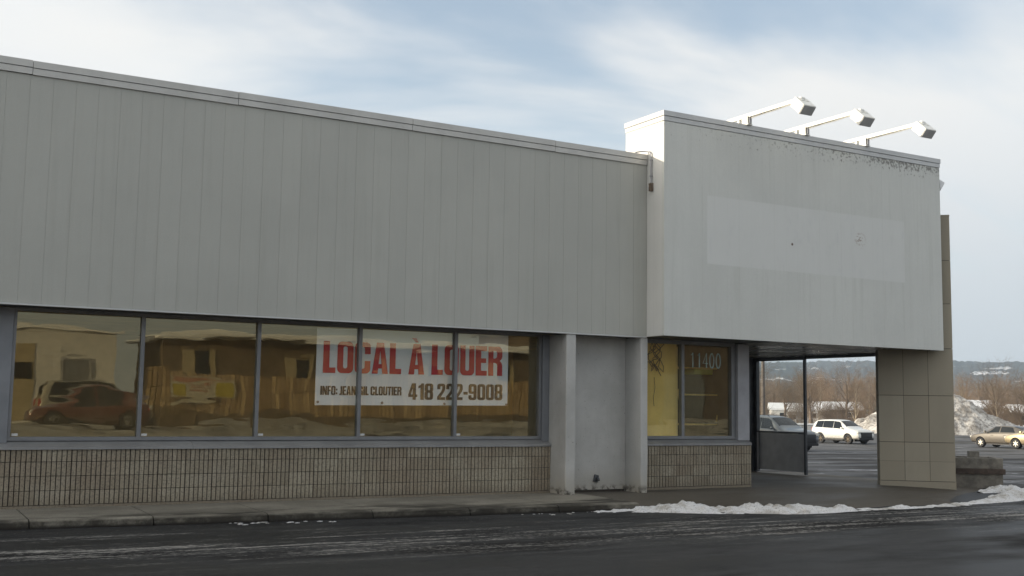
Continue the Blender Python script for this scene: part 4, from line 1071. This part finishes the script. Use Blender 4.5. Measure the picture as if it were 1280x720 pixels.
# ------------------------------------------------------------------ houses beyond the lot
def house(x, y, w, d, eave, ridge, rz, wall, label, cat='house', chimney=True):
    r = thing('house' if cat == 'house' else cat, label, cat, (x, y, gz(x, y) - .1), rz)
    m = MB(); m.box((-w / 2, -d / 2, 0), (w / 2, d / 2, eave))
    i = len(m.v); m.v += [(-w / 2, -d / 2, eave), (-w / 2, d / 2, eave), (-w / 2, 0, ridge), (w / 2, -d / 2, eave), (w / 2, d / 2, eave), (w / 2, 0, ridge)]
    m.f += [(i, i + 2, i + 1), (i + 3, i + 4, i + 5)]; m.c += [None, None]
    wl_ = m.build('wall', wall, r)
    m = MB(); o = .35; k = (ridge - eave) / (d / 2)
    for s in (-1, 1):
        P = [(-w / 2 - o, s * (d / 2 + o), eave - k * o), (w / 2 + o, s * (d / 2 + o), eave - k * o), (w / 2 + o, 0, ridge), (-w / 2 - o, 0, ridge)]
        Q = [(a_, b_, c_ + .30) for a_, b_, c_ in P]
        m.face(P); m.face(Q)
        for e in range(4): m.face([P[e], P[(e + 1) % 4], Q[(e + 1) % 4], Q[e]])
    rf = m.build('roof', M['roof_snow'], r, fixn=True)
    if chimney: m = MB(); m.box((w * .2, -.3, eave), (w * .2 + .6, .3, ridge + .9)); m.build('chimney', M['house_brown'], rf)
    for wx in (-w * .3, w * .25):
        m = MB(); m.box((wx - .55, -d / 2 - .04, eave * .38), (wx + .55, -d / 2 + .02, eave * .78)); wo_ = m.build('window', M['house_white'], r)
        m = MB(); m.box((wx - .47, -d / 2 - .055, eave * .38 + .07), (wx + .47, -d / 2 - .042, eave * .78 - .07)); m.build('pane', M['car_glass'], wo_)
    m = MB(); m.box((-.45, -d / 2 - .05, .05), (.45, -d / 2 + .02, 2.0)); m.build('door', M['door_grey'], r)
    return r
house(143.8, 131.0, 9.5, 7, 2.3, 3.2, R(-40), M['house_white'], 'white house with a snowy roof, left of the white car, behind bare branches')
house(122.5, 108.5, 3.0, 4.5, 2.1, 2.6, R(-50), M['house_grey'], 'small grey shed with a snowy roof in front of the white house', 'shed', False)
house(157.5, 135.0, 8, 7, 2.5, 3.6, R(-38), M['house_brown'], 'brown house with a snowy roof, above the bonnet of the white car')
house(187.0, 129.0, 10, 7, 3.2, 4.4, R(-30), M['house_grey'], 'grey house with a snowy roof, beside the top of the snow pile')
house(190.0, 117.0, 9, 7, 2.4, 3.6, R(-42), M['house_brown'], 'low brown house with a snowy roof, right of the snow pile')

# ------------------------------------------------------------------ bare trees
def grow(trunk, crown, rng, p, d, L, r, lev, spec):
    n = 4 if lev == 0 else 3; pts = [p.copy()]; rad = [r]; q = p.copy(); dd = d.copy()
    for k in range(n):
        wob = Vector((rng.gauss(0, 1), rng.gauss(0, 1), rng.gauss(0, .6))) * spec['wob'] * (1 if lev else .4)
        dd = (dd + wob + Vector((0, 0, spec['up'][lev]))).normalized(); q = q + dd * (L / n); pts.append(q.copy()); rad.append(r * (1 - (k + 1) / n * spec['taper'][lev]))
    (trunk if lev <= spec['trunk_levels'] else crown).tube(pts, rad, 7 if lev == 0 else 5 if lev == 1 else 3, caps=False)
    if lev >= spec['levels']: return
    cnt = spec['n'][lev]
    for k in range(cnt):
        t = lerp(spec['start'][lev], 1.0, (k + rng.random() * .8) / cnt); f = t * n; i = min(n - 1, int(f)); pp = pts[i].lerp(pts[i + 1], f - i)
        ax = (pts[i + 1] - pts[i]).normalized(); side_ = ax.orthogonal().normalized(); side_.rotate(Matrix.Rotation(k * 2.4 + rng.random() * 1.4, 3, ax))
        sp = spec['spread'][lev] * rng.uniform(.75, 1.25); nd = (ax * math.cos(sp) + side_ * math.sin(sp)).normalized()
        grow(trunk, crown, rng, pp, nd, L * spec['ratio'][lev] * rng.uniform(.7, 1.15) * (1.0 - .25 * t if lev == 0 else 1), max(.008, lerp(rad[i], rad[i + 1], f - i) * .62), lev + 1, spec)
BROAD = dict(levels=4, trunk_levels=1, n=[9, 6, 6, 4], start=[.30, .22, .15, .15], ratio=[.62, .62, .60, .62], spread=[.75, .65, .65, .6], taper=[.75, .75, .8, .8, .6], up=[.02, .10, .05, .02, .0], wob=.12)
TALL = dict(levels=4, trunk_levels=1, n=[16, 5, 5, 3], start=[.20, .2, .15, .15], ratio=[.36, .55, .60, .62], spread=[.62, .55, .6, .6], taper=[.85, .8, .8, .8, .6], up=[.03, .16, .08, .03, .0], wob=.08)
FORK = dict(levels=4, trunk_levels=1, n=[5, 6, 6, 4], start=[.55, .25, .15, .15], ratio=[.95, .60, .60, .62], spread=[.60, .6, .65, .6], taper=[.55, .75, .8, .8, .6], up=[.02, .06, .05, .02, .0], wob=.13)
THIN = dict(levels=3, trunk_levels=0, n=[8, 5, 5], start=[.3, .2, .15], ratio=[.6, .6, .6], spread=[.7, .65, .6], taper=[.8, .8, .8, .6], up=[.02, .1, .05, .02], wob=.12)
def tree_meshes(spec, h, r, seed):
    rng = random.Random(seed); t, c = MB(), MB(); grow(t, c, rng, Vector((0, 0, -.1)), Vector((0, 0, 1)), h, r, 0, spec); return t, c
PROTO = {}
for nm, spec, h, r, seed in (('broad', BROAD, 6.2, .24, 1), ('broad2', BROAD, 5.6, .20, 5), ('tall', TALL, 9.5, .17, 2), ('fork', FORK, 3.6, .26, 3)):
    t, c = tree_meshes(spec, h, r, seed); PROTO[nm] = (t.mesh('trunk', M['pale_bark'] if nm == 'tall' else M['bark'], 180), c.mesh('crown', M['twig'], 180))
def put_tree(kind, x, y, s, rz, label, group='bare trees beyond the lot'):
    r = thing('bare_tree', label, 'tree', (x, y, gz(x, y)), rz, group); r.scale = (s, s, s * random.uniform(.92, 1.08))
    for nm, me in zip(('trunk', 'crown'), PROTO[kind]): o = bpy.data.objects.new(nm, me); COL.objects.link(o); o.parent = r
    return r
random.seed(77)
put_tree('fork', 98.5, 82.1, 1.0, 1.1, 'forked bare tree with a sunlit trunk, right of the draught screen post')
put_tree('tall', 92.8, 69.9, .56, .4, 'slender bare tree behind the bonnet of the white car')
put_tree('tall', 113.6, 67.7, .56, 2.0, 'slender bare tree right of the snow pile, its trunk above the bronze saloon')
put_tree('broad', 116.8, 66.0, .72, 3.0, 'bare tree at the right edge of the photo, above the pale gold saloon')
put_tree('fork', 104.0, 92.5, .9, 4.0, 'forked bare tree beside the grey shed, seen through the draught screen')
kinds = ['broad', 'broad2', 'tall', 'broad', 'broad2']
WHERE = {}
for k in range(34):
    azd = (random.uniform(40.5, 49.2) if k < 20 else random.uniform(51.5, 57.5)); dist = random.uniform(150, 235)
    az = R(azd); x, y = dist * math.sin(az), dist * math.cos(az) - CAM_D
    seen = 'passage' if k < 20 else 'right'
    put_tree(kinds[k % 5], x, y, random.uniform(.80, 1.12) * (.70 if kinds[k % 5] == 'tall' else 1.0 if k < 20 else .85), random.uniform(0, 6.28),
             'bare brown tree among the wood seen through the passage' if k < 20 else 'bare brown tree among the wood right of the tiled pier',
             'bare trees seen through the passage' if k < 20 else 'bare trees right of the tiled pier')
SHRUB = dict(levels=3, trunk_levels=0, n=[9, 7, 6], start=[.05, .1, .1], ratio=[1.0, .62, .6], spread=[.55, .55, .6], taper=[.8, .8, .8, .6], up=[.05, .1, .05, .02], wob=.14)
t, c = tree_meshes(SHRUB, 1.5, .05, 12); PROTO['shrub'] = (t.mesh('trunk', M['bark'], 180), c.mesh('crown', M['twig'], 180))
for k in range(46):
    left = k < 30
    az = R(random.uniform(40.5, 49.0) if left else random.uniform(52.0, 57.5)); dist = random.uniform(133, 176); x, y = dist * math.sin(az), dist * math.cos(az) - CAM_D
    r = put_tree('shrub', x, y, random.uniform(.8, 1.55), random.uniform(0, 6.28), 'bare brown bush in the scrub seen through the passage' if left else 'bare brown bush in the scrub right of the tiled pier', 'bare bushes seen through the passage' if left else 'bare bushes right of the tiled pier')
    r.name = 'bare_bush'; r['category'] = 'bush'
# the wood behind them reads as one mass of twigs
variants = [tree_meshes(THIN, 6.0, .16, 40 + k) for k in range(6)]
wood = MB(); random.seed(5)
for k in range(520):
    az = R(random.uniform(34, 64)); dist = random.uniform(235, 420); x, y = dist * math.sin(az), dist * math.cos(az) - CAM_D
    s = random.uniform(.75, 1.3) * (1.0 + (dist - 235) / 500); mt = Matrix.Translation((x, y, gz(x, y))) @ Matrix.Rotation(random.uniform(0, 6.28), 4, 'Z') @ Matrix.Scale(s, 4)
    for src in variants[k % 6]:
        i = len(wood.v); wood.v += [tuple(mt @ Vector(v)) for v in src.v]; wood.f += [tuple(i + q for q in f) for f in src.f]; wood.c += src.c
tag(wood.build('woodland', M['twig'], smooth=180), 'far mass of bare brown woodland below the hills', 'wood', kind='stuff')
cf = MB(); random.seed(15)
for k in range(240):                                                    # dark conifers mixed into the far edge
    az = R(random.uniform(34, 64)); dist = random.uniform(430, 640); x, y = dist * math.sin(az), dist * math.cos(az) - CAM_D; h = random.uniform(7, 14); z0 = gz(x, y)
    for t in range(6):
        zb = z0 + h * (.08 + .15 * t); rb = h * .17 * (1 - t / 6.5); n = 7; i = len(cf.v)
        cf.v += [(x + rb * random.uniform(.75, 1.15) * math.cos(2 * math.pi * j / n), y + rb * random.uniform(.75, 1.15) * math.sin(2 * math.pi * j / n), zb - .25 * rb) for j in range(n)] + [(x, y, zb + h * .26)]
        for j in range(n): cf.f.append((i + j, i + (j + 1) % n, i + n)); cf.c.append(None)
tag(cf.build('woodland', M['conifer']), 'far belt of dark conifers at the foot of the hills', 'wood', kind='stuff')

# ------------------------------------------------------------------ hills
def hills(name, dist, depth, height, seed, az0=10, az1=90, n=520, m=14):
    s = MB()
    for j in range(m + 1):
        t = j / m
        for i in range(n + 1):
            az = R(az0 + (az1 - az0) * i / n); d = dist + depth * t; x, y = d * math.sin(az), d * math.cos(az) - CAM_D
            q = Vector((x / 900, y / 900, seed))
            h = height * smooth(t * 1.15) * (1 + .16 * noise.noise(q) + .05 * noise.noise(q * 4))
            if t > .3: h += 4.0 * noise.noise(Vector((x / 26, y / 26, seed))) + 4.5 * abs(noise.noise(Vector((x / 9, y / 9, seed))))
            s.v.append((x, y, -1.5 + h))
    for j in range(m):
        for i in range(n): s.f.append((j * (n + 1) + i, j * (n + 1) + i + 1, (j + 1) * (n + 1) + i + 1, (j + 1) * (n + 1) + i)); s.c.append(None)
    return tag(s.build(name, M['hill'], smooth=180), kind='structure')
hills('hills', 900, 1500, 90, 3.3, 28, 74, 1500, 46)

# ------------------------------------------------------------------ across the street (seen mirrored in the glass)
def far_z(x, y): return gz(x, y)
WH = thing('white_warehouse', 'pale flat-roofed building across the street, mirrored in the leftmost window', 'building', (2.6, -42.5, .35))
m = MB(); m.box((-16, -8, 0), (8.4, 0, 4.7)); m.build('wall', M['house_white'], WH)
m = MB(); m.box((-16.3, -8.3, 4.7), (8.7, .3, 4.95)); m.build('roof', M['roof_snow'], WH)
m = MB(); m.box((6.0, 0, .1), (7.1, .06, 2.9)); d2 = m.build('door', M['door_grey'], WH)
m = MB(); m.box((5.85, 0, 0), (5.99, .10, 3.05)); m.box((7.11, 0, 0), (7.25, .10, 3.05)); m.box((5.99, 0, 2.91), (7.11, .10, 3.05)); m.build('door_frame', M['house_grey'], WH)
m = MB(); m.box((-1.2, 0, .2), (4.6, .05, 3.7)); m.build('garage_door', M['house_cream'], WH)
m = MB(); m.box((-1.1, .05, 1.9), (4.5, .09, 2.6)); m.build('window', M['car_glass'], WH)
HB = thing('chalet', 'dark timber house with a snowy roof across the street, mirrored in the glass', 'house', (24.5, -43.0, .35))
m = MB(); m.box((-11, -7, 0), (13, 0, 4.3)); m.build('wall', M['chalet_wood'], HB)
m = MB(); i = 0
m.box((-11.6, -7.6, 4.3), (13.6, 1.0, 4.75), bev=.15); m.build('roof', M['roof_snow'], HB)
for k, wx in enumerate((-9.0, -3.6, .8, 4.6, 9.4)):
    m = MB(); m.box((wx - .8, 0, 2.5), (wx + .8, .06, 3.5)); w1 = m.build('window', M['house_cream'], HB)
    m = MB(); m.box((wx - .2, .06, 2.55), (wx + .5, .08, 3.45)); m.build('pane', M['car_glass'], w1)
BN2 = thing('added_barn', 'long dark building added across the street to darken the reflection in the numbered pane', 'building', (51, -47, .35))  # added dark mass, there to give the numbered pane a dark reflection
m = MB(); m.box((-12, -8, 0), (14, 0, 6.2)); m.build('wall', M['house_brown'], BN2)
m = MB(); m.box((-12.5, -8.5, 6.2), (14.5, .5, 6.6), bev=.1); m.build('roof', M['house_grey'], BN2)
for dx_ in (-8, -1.5, 5):
    m = MB(); m.box((dx_, 0, .1), (dx_ + 3.6, .06, 3.6)); m.build('door', M['door_grey'], BN2)
F = thing('wooden_fence', 'tall reddish board fence across the street, mirrored in the windows', 'fence', (0, -35.7, .40))
m = MB(); random.seed(9); x = 11.2
while x < 34:
    w = random.uniform(.19, .24)
    if random.random() > .05:
        m.box((x, -.012, .45 + random.uniform(-.03, .03)), (x + w - .05, .012, 1.55), random.random()); m.box((x, -.030, 1.62), (x + w - .05, -.008, 2.55 + random.uniform(-.05, .05)), random.random())
    x += w
m.build('boards', M['fence_wood'], F)
m = MB()
for z in (.6, 1.45, 1.75, 2.4): m.box((11.1, -.10, z), (34, -.031, z + .09))
for px in range(0, 10): m.box((11.1 + px * 2.5, -.22, -.4), (11.24 + px * 2.5, -.101, 2.5))
m.build('rails', M['house_brown'], F)
BA = thing('street_banner', 'small yellow and white banner tied to the board fence, mirrored in the second window', 'banner', (13.7, -35.62, 2.05))
m = MB(); m.box((-1.45, 0, -.62), (1.45, .02, .55)); m.build('sheet', M['banner_white'], BA)
m = MB(); m.box((-1.35, .02, -.52), (-.70, .026, .18)); m.box((.62, .02, -.55), (1.38, .026, .22)); m.build('side_blocks', M['banner_yellow'], BA)
m = MB(); m.box((-1.35, .02, .36), (1.35, .026, .47)); m.box((-.5, .02, .16), (.5, .026, .22)); m.box((-.45, .02, -.02), (.45, .026, .03)); m.box((-.5, .02, -.2), (.3, .026, -.15)); m.build('header', M['banner_red'], BA)
def verge_bank(name, x0, x1, y, w, h, seed, label):
    s = MB(); nu, nv = 120, 12
    for i in range(nu + 1):
        for j in range(nv + 1):
            x = lerp(x0, x1, i / nu); t = -1 + 2 * j / nv; yy2 = y + w * t
            hh = h * (1 - t * t) * (1 + .6 * noise.noise((x * .5, t, seed))) + .06 * noise.noise((x * 2, yy2 * 2, seed)) * (1 - t * t)
            s.v.append((x, yy2, gz(x, yy2) - .02 + hh))
    for i in range(nu):
        for j in range(nv): s.f.append((i * (nv + 1) + j, (i + 1) * (nv + 1) + j, (i + 1) * (nv + 1) + j + 1, i * (nv + 1) + j + 1)); s.c.append(None)
    tag(s.build(name, M['dirty_snow'], smooth=180), label, 'snow', kind='stuff')
verge_bank('snow', -12, 40, -25.3, 1.3, .10, 2.0, 'low snow bank on the verge across the street')
verge_bank('snow', 11, 40, -33.6, 1.0, .13, 6.0, 'snow heaped against the foot of the board fence')

# ------------------------------------------------------------------ the air between here and the hills
HAZE = 0.00024
if HAZE > 0:
    hz = MB(); hz.box((-700, -900, -4.0), (2700, 2600, 135.0))
    ho = hz.build('haze', None); tag(ho, kind='stuff')
    a = NT('haze'); a.t.nodes.remove(a.b)
    pv_ = a.n('ShaderNodeVolumePrincipled'); pv_.inputs['Color'].default_value = (.70, .84, 1.0, 1); pv_.inputs['Density'].default_value = HAZE; pv_.inputs['Anisotropy'].default_value = 0.2
    a.l(pv_.outputs[0], a.out.inputs['Volume']); ho.data.materials.append(a.m)
